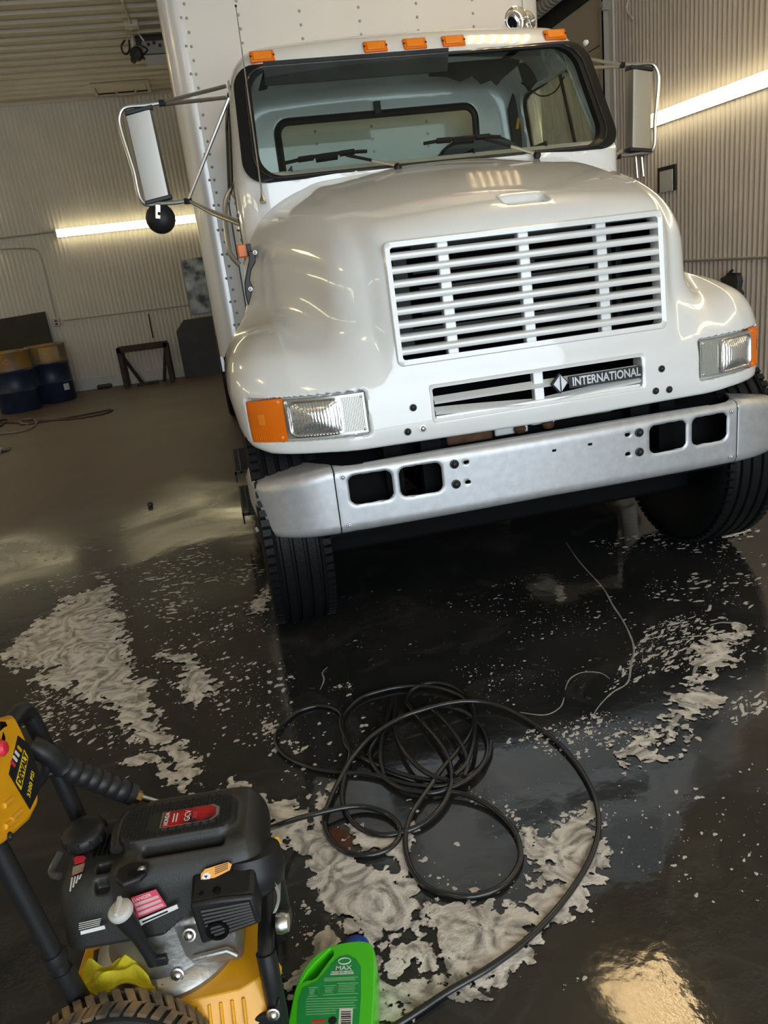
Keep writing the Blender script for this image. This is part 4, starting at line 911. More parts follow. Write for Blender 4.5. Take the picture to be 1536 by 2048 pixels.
# ================================================================== FOAM, SUDS AND GRIT ON THE FLOOR
def px_poly(pts): return np.array([onZ(u, v, 0)[:2] for u, v in pts])
def sd_poly(P, x, y):
    d = np.full(x.shape, 1e9); s_ = np.ones(x.shape); n = len(P)
    for i in range(n):
        j = (i-1) % n; e = P[j]-P[i]; wx = x-P[i][0]; wy = y-P[i][1]; t = np.clip((wx*e[0]+wy*e[1])/max(e@e, 1e-12), 0, 1)
        bx = wx-e[0]*t; by = wy-e[1]*t; d = np.minimum(d, bx*bx+by*by)
        c1 = y >= P[i][1]; c2 = y < P[j][1]; c3 = e[0]*wy > e[1]*wx
        fl_ = (c1 & c2 & c3) | (~c1 & ~c2 & ~c3); s_ = np.where(fl_, -s_, s_)
    return s_*np.sqrt(d)      # negative inside
FOAM = [  # outline in the photo, softness of the edge (m)
 ([(8, 1306), (50, 1272), (75, 1245), (120, 1222), (140, 1195), (190, 1180), (212, 1165), (238, 1186), (232, 1212), (246, 1240), (238, 1262), (262, 1290), (258, 1322), (285, 1370), (292, 1410), (318, 1446), (352, 1480), (380, 1520), (386, 1560), (402, 1592), (440, 1615), (370, 1606), (352, 1560), (340, 1520), (312, 1490), (262, 1480), (236, 1450), (226, 1420), (192, 1408), (148, 1400), (146, 1378), (92, 1362), (72, 1350), (108, 1338), (30, 1340), (26, 1322)], .035),
 ([(240, 1530), (262, 1512), (302, 1506), (330, 1530), (346, 1560), (330, 1545), (296, 1524), (262, 1530)], .012),
 ([(440, 1575), (452, 1556), (480, 1562), (520, 1592), (545, 1604), (500, 1625), (460, 1610)], .015),
 ([(480, 1592), (560, 1606), (612, 1622), (640, 1650), (660, 1690), (720, 1720), (770, 1760), (800, 1800), (760, 1840), (740, 1862), (700, 1850), (668, 1800), (640, 1765), (612, 1720), (560, 1680), (524, 1656)], .02),
 ([(820, 1790), (900, 1812), (968, 1818), (1010, 1830), (1060, 1800), (1100, 1760), (1098, 1730), (1060, 1690), (1048, 1668), (1100, 1660), (1165, 1650), (1185, 1610), (1196, 1660), (1190, 1720), (1160, 1800), (1105, 1870), (1030, 1930), (940, 1975), (860, 2010), (770, 2024), (752, 2000), (790, 1978), (870, 1962), (870, 1945), (800, 1950), (760, 1930), (752, 1890), (790, 1868), (860, 1858), (840, 1830), (800, 1800)], .03),
 ([(760, 1760), (830, 1790), (880, 1835), (860, 1870), (790, 1870), (755, 1840)], .04),
 ([(630, 1640), (650, 1580), (668, 1570), (650, 1610), (644, 1660), (668, 1700), (650, 1700)], .01),
 ([(690, 1650), (740, 1672), (800, 1676), (820, 1650), (840, 1606), (846, 1618), (824, 1660), (816, 1720), (830, 1760), (800, 1730), (770, 1700), (720, 1690)], .012),
 ([(590, 1905), (610, 1880), (650, 1868), (690, 1875), (640, 1900), (615, 1935), (585, 1980), (572, 1960)], .02),
 ([(700, 1870), (690, 1820), (720, 1815), (745, 1850), (730, 1872)], .02),
 ([(325, 1300), (340, 1312), (375, 1308), (400, 1330), (425, 1372), (400, 1400), (372, 1398), (360, 1372), (372, 1345), (345, 1330)], .03),
 ([(1270, 1500), (1330, 1460), (1370, 1400), (1400, 1350), (1420, 1300), (1480, 1255), (1490, 1262), (1440, 1330), (1400, 1400), (1360, 1450), (1300, 1510)], .055),
 ([(1415, 1060), (1450, 1050), (1500, 1056), (1480, 1075), (1430, 1075)], .02),
 ([(500, 1205), (520, 1185), (545, 1175), (540, 1195), (516, 1225), (500, 1240)], .02),
]
hg = .0085
allp = [px_poly(p) for p, _ in FOAM]
def foam_patch(P, soft, mb_v, mb_f, mb_d, seed):
    lo = P.min(0)-.10; hi = P.max(0)+.10; nx, ny = int((hi[0]-lo[0])/hg)+2, int((hi[1]-lo[1])/hg)+2
    X, Y = np.meshgrid(lo[0]+np.arange(nx)*hg, lo[1]+np.arange(ny)*hg, indexing='ij')
    wx = (fbm(X*9, Y*9, 11, 5)-.5)*.09; wy = (fbm(X*9+40, Y*9, 12, 5)-.5)*.09
    d = -sd_poly(P, X+wx, Y+wy)
    dd = np.clip(d/(soft*1.7), -1, 2.)
    keep = dd > -.95; c = keep[:-1, :-1] | keep[1:, :-1] | keep[:-1, 1:] | keep[1:, 1:]
    used = np.zeros_like(keep)
    for a in (0, 1):
        for b in (0, 1): used[a:a+nx-1, b:b+ny-1] |= c
    idx = -np.ones(used.shape, int); base = len(mb_v); idx[used] = base+np.arange(used.sum())
    hgt = .0012+.0035*np.clip(dd, 0, 1.5)*(.5+fbm(X*14, Y*14, 5))+.0002*seed
    for a, b in np.argwhere(used): mb_v.append((X[a, b], Y[a, b], hgt[a, b])); mb_d.append(dd[a, b])
    for a, b in np.argwhere(c): mb_f.append((idx[a, b], idx[a+1, b], idx[a+1, b+1], idx[a, b+1]))
def foam_mat():
    m = bpy.data.materials.new('soap_foam'); m.use_nodes = True; nt = m.node_tree; N = nt.nodes.new; L = nt.links.new
    b = nt.nodes['Principled BSDF']; out = nt.nodes['Material Output']; b.inputs['Roughness'].default_value = .45
    b.inputs['Subsurface Weight'].default_value = 0
    at = N('ShaderNodeAttribute'); at.attribute_name = 'd'; tc = N('ShaderNodeTexCoord')
    n1 = N('ShaderNodeTexNoise'); n1.inputs['Scale'].default_value = 30; n1.inputs['Detail'].default_value = 6; n1.inputs['Distortion'].default_value = .2; L(tc.outputs['Object'], n1.inputs['Vector'])
    n2 = N('ShaderNodeTexNoise'); n2.inputs['Scale'].default_value = 4.2; n2.inputs['Detail'].default_value = 4; n2.inputs['Distortion'].default_value = 2.6; L(tc.outputs['Object'], n2.inputs['Vector'])
    def mth(op, a, b_): 
        k = N('ShaderNodeMath'); k.operation = op
        for i, q in enumerate((a, b_)):
            if isinstance(q, (int, float)): k.inputs[i].default_value = q
            else: L(q, k.inputs[i])
        return k.outputs[0]
    s_ = mth('ADD', mth('ADD', at.outputs['Fac'], mth('MULTIPLY', mth('SUBTRACT', n1.outputs[0], .5), 4.2)), mth('MULTIPLY', mth('SUBTRACT', n2.outputs[0], .44), 3.4))
    r = N('ShaderNodeValToRGB'); r.color_ramp.elements[0].position = .02; r.color_ramp.elements[1].position = .16; L(s_, r.inputs[0])
    c = N('ShaderNodeValToRGB'); e = c.color_ramp.elements; e[0].position = .36; e[0].color = (.22, .205, .19, 1); e[1].position = .60; e[1].color = (.72, .68, .635, 1)
    e.new(.46).color = (.46, .43, .40, 1)
    n4 = N('ShaderNodeTexNoise'); n4.inputs['Scale'].default_value = 6.5; n4.inputs['Detail'].default_value = 7; n4.inputs['Distortion'].default_value = 4.5; L(tc.outputs['Object'], n4.inputs['Vector']); L(n4.outputs[0], c.inputs[0]); L(c.outputs[0], b.inputs['Base Color'])
    n3 = N('ShaderNodeTexVoronoi'); n3.inputs['Scale'].default_value = 160; L(tc.outputs['Object'], n3.inputs['Vector'])
    bp = N('ShaderNodeBump'); bp.inputs['Strength'].default_value = .25; bp.inputs['Distance'].default_value = .004; L(n3.outputs['Distance'], bp.inputs['Height']); L(bp.outputs[0], b.inputs['Normal'])
    tr = N('ShaderNodeBsdfTransparent'); mx = N('ShaderNodeMixShader'); L(r.outputs[0], mx.inputs[0]); L(tr.outputs[0], mx.inputs[1]); L(b.outputs[0], mx.inputs[2]); L(mx.outputs[0], out.inputs[0])
    return m
fv, ff, fd = [], [], []
for i, (P, (_, s_)) in enumerate(zip(allp, FOAM)): foam_patch(P, s_, fv, ff, fd, i)
me = bpy.data.meshes.new('soap_foam'); me.from_pydata([tuple(map(float, q)) for q in fv], [], [tuple(map(int, q)) for q in ff]); me.materials.append(foam_mat())
me.attributes.new('d', 'FLOAT', 'POINT').data.foreach_set('value', np.array(fd, np.float32)); me.update()
fo = link('soap_foam', me, None, 180); fo['kind'] = 'stuff'; fo['label'] = 'white soap foam spread in swirls over the wet floor'; fo['category'] = 'foam'
# flecks of foam in drifts
SUD = mat('suds', (.52, .49, .46), .4)
ZONES = [  # outline in the photo, count, size range (m), streak angle (deg), streak length
 ([(0, 1080), (250, 1100), (480, 1080), (560, 1180), (330, 1250), (240, 1200), (130, 1200), (0, 1260)], 900, (.0028, .012), -20, 3.2),
 ([(290, 1250), (560, 1190), (600, 1420), (560, 1560), (420, 1560), (300, 1380)], 700, (.0025, .012), 60, 1.5),
 ([(0, 1350), (140, 1400), (260, 1490), (330, 1520), (250, 1560), (120, 1500), (40, 1440)], 320, (.003, .011), 25, 2.5),
 ([(520, 1440), (700, 1360), (760, 1480), (680, 1600), (560, 1600)], 260, (.0025, .011), 30, 1.3),
 ([(1180, 1420), (1300, 1250), (1450, 1200), (1536, 1220), (1536, 1420), (1400, 1480), (1240, 1560)], 900, (.0018, .0085), 20, 4.5),
 ([(930, 1500), (1200, 1420), (1420, 1480), (1400, 1640), (1200, 1640), (1050, 1660), (930, 1600)], 600, (.0025, .010), 30, 1.5),
 ([(1180, 1080), (1536, 1040), (1536, 1220), (1300, 1200)], 420, (.003, .012), 5, 2.5),
 ([(640, 1180), (1180, 1140), (1300, 1260), (900, 1300), (640, 1300)], 300, (.002, .007), 5, 2.2),
 ([(900, 1330), (1180, 1300), (1200, 1430), (980, 1420)], 160, (.002, .006), 20, 1.8),
 ([(1180, 1600), (1536, 1520), (1536, 1900), (1330, 1860)], 160, (.0018, .006), 50, 1.6),
 ([(560, 1780), (700, 1850), (580, 1900), (545, 1860)], 60, (.002, .008), 40, 1.4),
 ([(1130, 1960), (1200, 1940), (1180, 1990), (1120, 1980)], 6, (.003, .012), 20, 1.2),
 ([(1000, 1660), (1110, 1640), (1180, 1600), (1180, 1640), (1080, 1700)], 120, (.003, .010), 15, 2.0),
 ([(820, 1650), (1020, 1650), (1040, 1780), (940, 1810), (850, 1770)], 30, (.003, .012), 20, 1.2),
]
sv, sf = [], []
for zi, (pp, cnt_, (r0_, r1_), ang, stl) in enumerate(ZONES):
    P = px_poly(pp); lo = P.min(0); hi = P.max(0); got = 0; tries = 0
    while got < cnt_ and tries < 40:
        tries += 1; Q = lo+(hi-lo)*rng.random((cnt_*3, 2)); ins = sd_poly(P, Q[:, 0], Q[:, 1]) < 0
        dens = fbm(Q[:, 0]*3.1+zi*7, Q[:, 1]*3.1, 40+zi, 3); ins &= rng.random(len(Q)) < np.clip((dens-.42)*4.5, .02, 1)
        for x, y in Q[ins][:cnt_-got]:
            r = .85*(r0_*.5+(r1_-r0_*.5)*rng.random()**4.5); a = math.radians(ang+rng.normal()*18); e_ = 1+(stl-1)*rng.random(); n = 9; ph = rng.random(3)*6.28; base = len(sv)
            sv.append((x, y, .0012+r*.10))
            for k in range(n):
                t = 2*math.pi*k/n; rr = r*(1+.25*math.sin(2*t+ph[0])+.18*math.sin(3*t+ph[1])); px_, py_ = rr*math.cos(t)*e_, rr*math.sin(t)
                sv.append((x+px_*math.cos(a)-py_*math.sin(a), y+px_*math.sin(a)+py_*math.cos(a), .0006))
            sf += [(base, base+1+k, base+1+(k+1) % n) for k in range(n)]; got += 1
me = bpy.data.meshes.new('suds_flecks'); me.from_pydata(sv, [], sf); me.materials.append(SUD); me.update()
so = link('suds_flecks', me, None, 180); so['kind'] = 'stuff'; so['label'] = 'small flecks of soap suds drifting over the wet floor'; so['category'] = 'suds'
# thin soap trails
trm = MB()
for pts, r in (([(1132, 1085), (1160, 1125), (1205, 1175), (1225, 1210), (1245, 1240), (1262, 1275), (1268, 1300), (1262, 1330), (1255, 1365), (1225, 1385), (1200, 1410), (1180, 1440)], .004),
               ([(1130, 1380), (1140, 1358), (1165, 1345), (1200, 1346), (1220, 1358)], .003), ([(1040, 1425), (1090, 1430), (1120, 1415), (1128, 1395)], .003),
               ([(1335, 1480), (1350, 1440), (1380, 1418), (1430, 1402)], .010), ([(1385, 1355), (1400, 1320), (1440, 1290), (1490, 1255), (1450, 1245), (1420, 1250)], .009),
               ([(640, 1380), (648, 1360), (645, 1345), (655, 1335)], .003)):
    q = spline([onZ(u, v, .0) for u, v in pts], 8); n = len(q)
    vs = []
    for i, p in enumerate(q):
        t = unit(q[min(i+1, n-1)]-q[max(i-1, 0)]); s2 = np.array([-t[1], t[0], 0]); wd = r*(.5+fbm(np.array(i*.5), np.array(r*999), 3))*(math.sin(math.pi*(i+.5)/n)**.4)
        vs += [p+s2*wd+np.array([0, 0, .0006]), p+np.array([0, 0, .0022]), p-s2*wd+np.array([0, 0, .0006])]
    trm.add(vs, [(3*i+k, 3*i+k+1, 3*i+4+k, 3*i+3+k) for i in range(n-1) for k in (0, 1)])
to = trm.build('soap_trails', mat('thin_soap', (.30, .285, .27), .4), smooth=180); to['kind'] = 'stuff'; to['label'] = 'thin winding soap trails on the wet floor'; to['category'] = 'suds'
# grit
gm_ = MB()
for k in range(140):
    u, v = 560+rng.random()*760, 1180+rng.random()*300; p = onZ(u, v); a = rng.random()*6.28; l_ = .003+.010*rng.random()**3
    gm_.obox(p+np.array([0, 0, .0015]), ((math.cos(a), math.sin(a), 0), (-math.sin(a), math.cos(a), 0), (0, 0, 1)), (l_, .0025, .0015))
go = gm_.build('floor_grit', DARKMETAL); go['kind'] = 'stuff'; go['label'] = 'dark grit and bark bits scattered on the wet floor'; go['category'] = 'grit'
p = onZ(301, 1013); tag(MB().lathe([(0, 0), (.018, .004), (.022, .016), (.014, .03), (0, .034)], p, (0, 0, 1), 10).build('pebble', DARKMETAL, None, 60), 'dark pebble on the wet floor beside the strip light reflection', 'pebble')

# ================================================================== PRESSURE HOSE
def hp(q, z=.0085): return [onZ(520+a/2.1333, 1330+b/2.1333, z) for a, b in q]
S1 = [(-8, 712), (60, 690), (180, 650), (340, 612), (440, 605), (530, 630), (590, 680), (592, 740), (540, 790), (450, 812), (360, 795), (295, 735), (275, 655), (305, 560), (345, 480), (395, 395), (480, 300), (600, 225), (700, 190), (780, 168), (870, 155), (960, 160), (1060, 190), (1180, 260), (1290, 350), (1370, 450), (1425, 560), (1445, 680), (1420, 800), (1350, 930), (1250, 1060), (1130, 1180), (980, 1290), (800, 1395), (680, 1475), (590, 1532), (520, 1575)]
S2 = [(860, 480), (790, 497), (680, 485), (560, 450), (440, 400), (372, 350), (358, 290), (348, 215), (310, 183), (240, 175), (150, 205), (85, 270), (68, 330), (110, 388), (200, 432), (320, 457), (460, 464), (560, 490), (650, 512), (760, 518), (850, 495), (930, 445), (972, 390), (985, 330)]
S3 = [(800, 540), (880, 555), (990, 610), (1080, 700), (1112, 790), (1095, 870), (1030, 945), (920, 985), (800, 978), (700, 940), (638, 850), (620, 745), (640, 650), (685, 575), (735, 505), (775, 445), (835, 375), (893, 300), (912, 225), (882, 150), (800, 108), (720, 92), (620, 92), (540, 105), (430, 140), (362, 205), (346, 260), (385, 370), (362, 470), (350, 560), (372, 640), (432, 700), (520, 726), (620, 710), (720, 660), (790, 580), (818, 490), (808, 410), (768, 330), (700, 250), (650, 195), (624, 150), (650, 105), (720, 78), (800, 84), (868, 120), (900, 165)]
S4 = [(530, 470), (515, 400), (520, 310), (545, 220), (572, 140), (575, 250), (600, 340), (660, 420), (730, 470), (800, 492)]
S5 = [(725, 178), (800, 180), (880, 205), (940, 260), (970, 330), (962, 400), (920, 460), (850, 508), (740, 545), (620, 532), (530, 482), (482, 425), (468, 370), (500, 310), (560, 250), (640, 208), (725, 178)]
S6 = [(735, 190), (800, 250), (860, 340), (886, 420), (870, 475)]
S7 = [(905, 175), (916, 240), (910, 330), (880, 420), (830, 470)]
hm = MB(); strands = [(S1, .0085), (S2, .016), (S3, .026), (S4, .034), (S5, .022), (S6, .034), (S7, .036)]
for k, (s_, z) in enumerate(strands):
    if k == 0:
        pts = [onZ(520+a/2.1333, 1330+b/2.1333, .0085+.20*math.exp(-i*.9)+ (.035*math.exp(-((i-18)/3.2)**2))) for i, (a, b) in enumerate(s_)]
    else:
        n = len(s_); pts = []
        for i, (a, b) in enumerate(s_):
            inner = math.exp(-(((a-760)/260)**2+((b-360)/230)**2)); pts.append(onZ(520+a/2.1333, 1330+b/2.1333, .0085+(z-.0085)*inner))
    hm.tube(spline(pts, 7), .0077, 10)
tag(hm.build('pressure_hose', HOSE, None, 60), 'long black pressure hose in tangled coils on the foamy floor', 'hose')

# ================================================================== PRESSURE WASHER (local frame: x to its front, y away from the camera)
WA = math.radians(-6); WO = np.array([-1.42, -1.45, 0.]); WXv = np.array([math.cos(WA), math.sin(WA), 0]); WYv = np.array([-math.sin(WA), math.cos(WA), 0])
def toL(p): d = np.asarray(p)-WO; return np.array([d@WXv, d@WYv, p[2]])
def Lz(u, v, z): return toL(onZ(u, v, z))
def Lpl(u, v, n, d):                                   # ray hits local plane n.p = d
    c = toL(CAM); q = toL(CAM+ray(u, v))-c; n = np.asarray(n, float); return c+(d-n@c)/(n@q)*q
def Ly(u, v, y): return Lpl(u, v, (0, 1, 0), y)
washer = thing('pressure_washer', 'yellow and black petrol pressure washer standing at the edge of the foam', 'pressure washer', tuple(WO), rotz=WA, local=True)
# wheels
def pw_wheel(y):
    c = np.array([-.118, y, .165]); r = .165
    ty = MB().lathe([(.105, -.03), (.135, -.036), (.155, -.03), (r-.006, -.018), (r-.004, .018), (.155, .03), (.135, .036), (.105, .03)], c, (0, 1, 0), 48).build('wheel_tyre', BLACK, washer, 50)
    tr_ = MB()
    for k in range(44):
        a = 2*math.pi*k/44; d = np.array([math.cos(a), 0, math.sin(a)]); t_ = np.array([-math.sin(a), 0, math.cos(a)])
        for s_ in (-1, 1): tr_.obox(c+d*(r-.003)+np.array([0, s_*.012, 0])+t_*s_*.004, (np.array([0, 1., 0])+t_*.5*s_, t_, d), (.013, .0075, .0042))
    tr_.build('tread_blocks', TREAD, ty)['kind'] = 'stuff'
    hb = MB().lathe([(.106, -.028), (.095, -.024), (.088, .0), (.04, -.012), (.034, -.04), (0, -.042)], c, (0, 1, 0), 32).build('wheel_hub', BLACK, washer, 40)
    for k in range(6):
        a = 2*math.pi*k/6; MB().obox(c+np.array([.066*math.cos(a), -.012, .066*math.sin(a)]), ((math.cos(a), 0, math.sin(a)), (0, 1, 0), (-math.sin(a), 0, math.cos(a))), (.026, .006, .008)).build('hub_spoke', BLACK, hb)
pw_wheel(-.150); pw_wheel(.225)
MB().cyl((-.118, -.14, .165), (-.118, .22, .165), .01, n=10).build('axle', BLACK, washer)
# frame tubes, handle
def tubeL(name, pts, r, m=BLACK, par=washer, n=5, k=12): return MB().tube(spline(pts, n), r, k).build(name, m, par, 60)
def hx(z): return -.187-.135*(z-.307)
for y in (-.10, .17):
    up = tubeL('handle_tube', [(hx(.28)+.002, y, .27), (hx(.45), y, .45), (hx(.60), y, .60), (hx(.68), y, .68), (hx(.735), y*.97+.001, .735)], .0165)
    lo_ = tubeL('frame_tube', [(hx(.36), y, .37), (hx(.2)+.003, y, .22), (-.15, y, .10), (-.08, y, .06), (.06, y, .055), (.12, y, .07), (.155, y, .13), (.160, y, .25), (.158, y*.9+.004, .31)], .019)
    MB().lathe([(.020, -.012), (.0215, 0), (.020, .012)], (hx(.40), y, .40), (-.135, 0, 1), 16).build('tube_collar', BLACK, lo_)
tubeL('handle_grip', [(hx(.735), -.096, .735), (hx(.758), -.07, .758), (hx(.762), .035, .762), (hx(.758), .14, .758), (hx(.735), .166, .735)], .017)
tubeL('front_tube', [(.158, -.09, .30), (.158, -.05, .315), (.158, .10, .315), (.158, .155, .30)], .016)
# yellow base plate with sloping skirt
zp = .245
P2 = [(-.225, .19), (-.225, -.02), (-.19, -.055), (-.06, -.105), (.10, -.098), (.145, -.075), (.152, -.02), (.152, .19)]
bp_ = MB().prism(P2, (0, 0, zp-.006), (1, 0, 0), (0, 1, 0), (0, 0, .006)).build('base_plate', YEL, washer, bevel=.003)
sk = MB(); e0 = [(-.19, -.055), (-.06, -.105), (.10, -.098), (.145, -.075), (.152, -.02)]; e1 = [(-.20, -.085), (-.07, -.15), (.105, -.14), (.16, -.105), (.168, -.02)]
vs = [(a, b, zp-.001) for a, b in e0]+[(a, b, zp-.055) for a, b in e1]+[(a, b+.006, zp-.055) for a, b in e1]+[(a, b+.006, zp-.006) for a, b in e0]; n = 5
sk.add(vs, [(l*n+i+1, l*n+i, (l+1)*n+i, (l+1)*n+i+1) for l in range(3) for i in range(n-1)]).build('plate_skirt', YEL, bp_, 50)
for k in range(6):
    x = .0+k*.021; MB().tube([(x, -.108, zp-.010), (x+.002, -.136, zp-.040)], .0032, 8).build('skirt_ridge', YEL, bp_, 60)
MB().poly3([(-.205, .055, zp), (-.125, .085, zp), (-.12, .0, zp), (-.19, -.02, zp)], (0, 0, .001)).build('plate_sticker', mat('worn_brown_sticker', (.10, .07, .02), .4, c2=(.03, .02, .01), var=.2, vscale=40), bp_)
for k in range(6): MB().box((-.195+.011*k, .0, zp+.0008), (-.192+.011*k, .05+.004*k, zp+.0014)).build('sticker_line', BLACK, bp_)
q = [Lpl(u, v, (0, .79, -.61), .79*-.121-.61*(zp-.025)) for u, v in ((313, 1975), (326, 1967), (333, 2008), (318, 2012))]
MB().poly3(q, (0, -.0015, .001)).build('plate_decal', BLACK, bp_)
q = [Lpl(u, v, (0, .79, -.61), .79*-.121-.61*(zp-.025)) for u, v in ((314, 1981), (319, 1972), (325, 1979), (321, 1980), (322, 1988), (317, 1988), (317, 1981))]
MB().poly3(q, (0, -.003, .002)).build('decal_arrow', ORL, bp_)
qc = Lpl(324, 1999, (0, .79, -.61), .79*-.121-.61*(zp-.025)); MB().lathe([(.009, 0), (.009, .002)], qc+np.array([0, -.0015, .001]), (0, -.79, .61), 14).build('decal_disc', ORL, bp_)
# mud bracket at the front foot
MB().prism([(.06, .19), (.155, .205), (.172, .235), (.172, .16), (.14, .12), (.07, .11)], (0, -.125, 0), (1, 0, 0), (0, 0, 1), (0, .012, 0)).build('foot_bracket', BLACK, washer, bevel=.004)
bolt((.156, -.126, .205), (0, -1, .2), .010, STEEL, washer)
MB().box((-.12, -.08, .06), (.14, .16, .20)).build('pump_body', DEEP, washer, bevel=.02)
# engine: aluminium sump, block
cr = np.array([-.045, .045, zp])
MB().lathe([(.142, 0), (.144, .012), (.138, .022), (.118, .034), (.112, .06), (.108, .15), (0, .15)], cr, (0, 0, 1), 48).build('crankcase', ALU, washer, 40)
MB().box((-.03, -.055, zp+.02), (.11, .1, zp+.14)).build('engine_block', ALU, washer, bevel=.012)
MB().tube([(.02, -.062, zp+.055), (.085, -.066, zp+.065), (.10, -.066, zp+.05)], .006, 8).build('casting_rib', ALU, washer, 60)
for x, y, z in ((-.012, -.072, zp+.035), (.025, -.068, zp+.118)): bolt((x, y, z), (0, -1, .35), .010, STEEL, washer)
# cover
def cover_f(x, y, z):
    top = .488+.028*np.clip((x+.10)/.05, 0, 1)-.10*np.maximum(x-.11, 0)-.6*np.maximum(x-.15, 0)-.25*np.maximum(np.abs(y-.06)-.07, 0)
    d = smax((z-top)*.93, np.abs(x+.012)-.192, .045)
    d = smax(d, (-.062-.04*np.clip((z-.40)/.1, -1, 1)*-1*.6-y)*1., .05); d = smax(d, y-.178, .06); d = np.maximum(d, .372+.05*np.clip((x+.02)/.08, 0, 1)-z)
    # pockets: starter slots, side vents
    d = smax(d, -np.maximum(sdbox2(x, y, .035, -.008, .075, .008, .006), .49-z), .006)
    d = smax(d, -np.maximum(sdbox2(x, y, -.118, .0, .012, .010, .004), .47-z), .006)
    d = smax(d, -np.maximum(sdbox2(x, y, -.118, -.028, .012, .008, .004), .46-z), .006)
    r = np.maximum(sdbox2(x, y, .022, .055, .108, .052, .03), z-.529); r = np.maximum(r, .45-z)
    return smin(d, r, .012)
sdf_mesh('engine_cover', cover_f, (-.23, -.09, .36), (.21, .19, .545), .0036, ENG, washer, 45)
# hexagonal cooling holes around the name plate
hh = MB(); hex_ = [(.0033*math.cos(k*math.pi/3), .0033*math.sin(k*math.pi/3)) for k in range(6)]
ix = 0
for i in range(28):
    for j in range(14):
        x = -.078+i*.0076; y = .009+j*.0076+(.0038 if i % 2 else 0)
        if float(sdbox2(np.array(x), np.array(y), .022, .055, .101, .046, .026)) > 0: continue
        if float(sdbox2(np.array(x), np.array(y), .030, .048, .066, .023, .015)) < .004: continue
        hh.prism(hex_, (x, y, .5285), (1, 0, 0), (0, 1, 0), (0, 0, .0012))
hh.build('vent_holes', mat('vent_hole_black', (.004, .004, .004), .9), washer, 0)['kind'] = 'stuff'
# name plate
npz = .5295
plo = [(-.028, -.021), (.062, -.021), (.074, -.010), (.074, .010), (.062, .021), (-.028, .021)]
plt = MB().prism([(a*1.06+(.0015 if a > 0 else -.0015), b*1.08) for a, b in plo], (.020, .048, npz), (1, 0, 0), (0, 1, 0), (0, 0, .002)).build('name_plate', CHROME, washer)
MB().prism(plo, (.020, .048, npz+.002), (1, 0, 0), (0, 1, 0), (0, 0, .0008)).build('plate_face', mat('plate_red_black', (.42, .005, .008), .25, c2=(.01, .006, .006), var=.1, vscale=26, detail=1, coat=.6), plt)
text('plate_lettering', 'HONDA', .0125, (.000, .048, npz+.0032), (0, 1, 0), (-1, 0, 0), WLAB, plt, width=.036, extrude=.0002)
text('plate_lettering', 'GCV', .016, (.040, .048, npz+.0032), (0, 1, 0), (-1, 0, 0), WLAB, plt, width=.030, extrude=.0002)
text('plate_lettering', '200', .011, (.054, .046, npz+.0032), (0, 1, 0), (-1, 0, 0), PINK, plt, width=.020, extrude=.0002)
for k in range(2): MB().box((.012+k*.006, .036, npz+.0028), (.014+k*.006, .060, npz+.0034)).build('plate_line', WLAB, plt)
# raised rim at the left of the grille, starter handle
MB().tube(spline([(-.090, .105, .512), (-.096, .06, .518), (-.092, .012, .512)], 6), .012, 10).build('cover_rib', ENG, washer, 60)
for k in range(5): MB().box((-.145+.009*k, .03, .4885), (-.141+.009*k, .085, .492)).build('vent_slit', DEEP, washer)
st_ = [Lz(u, v, .497) for u, v in ((232, 1768), (238, 1748), (262, 1735), (300, 1733), (296, 1752), (282, 1766), (246, 1780))]
sh_ = MB().poly3(st_, (0, 0, .012)).build('starter_handle', BLACK, washer, bevel=.004)
MB().box(Lz(256, 1752, .51), Lz(290, 1740, .517)).build('starter_slot', DEEP, sh_)
bolt(Lz(283, 1739, .512), (0, 0, 1), .006, STEEL, sh_)
# fuel cap
fc = np.array([-.170, .082, .486])
cap = MB().lathe([(.032, -.01), (.034, .004), (.039, .006), (.042, .012), (.042, .026), (.037, .033), (.02, .036), (0, .0365)], fc, (-.06, -.05, 1), 32).build('fuel_cap', BLACK, washer, 50)
for k in range(12):
    a = 2*math.pi*k/12; MB().cyl(fc+np.array([.042*math.cos(a), .042*math.sin(a), .012]), fc+np.array([.041*math.cos(a), .041*math.sin(a), .027]), .003, n=6).build('cap_ridge', BLACK, cap)
MB().tube(spline([fc+np.array([-.045, -.02, .0]), fc+np.array([-.055, -.055, -.012]), fc+np.array([-.035, -.07, -.012])], 6), .007, 8).build('fuel_neck_clip', mat('clear_smoke_plastic', (.06, .06, .06), .2), cap)
# oil filler
o0 = Ly(308, 1922, -.088); o1 = Ly(243, 1824, -.105)
ot = MB().tube([o0, o0*.8+o1*.2, o0*.5+o1*.5, o0*.2+o1*.8, o1], [.013, .011, .0115, .017, .0175], 16).build('oil_filler_tube', BLACK, washer, 60)
od = unit(o1-o0)
oc = MB().lathe([(.020, -.004), (.0215, .0), (.0215, .008), (.018, .011), (0, .0115)], o1, od, 24).build('oil_cap', GREYCAP, ot, 50)
MB().obox(o1+od*.013, (unit(np.cross(od, (1, 0, 0))), np.cross(od, unit(np.cross(od, (1, 0, 0)))), od), (.019, .004, .006)).build('cap_grip', GREYCAP, ot, bevel=.002)
MB().obox(o0+np.array([.014, -.004, .004]), np.eye(3), (.012, .006, .010)).build('filler_lug', BLACK, ot, bevel=.003)
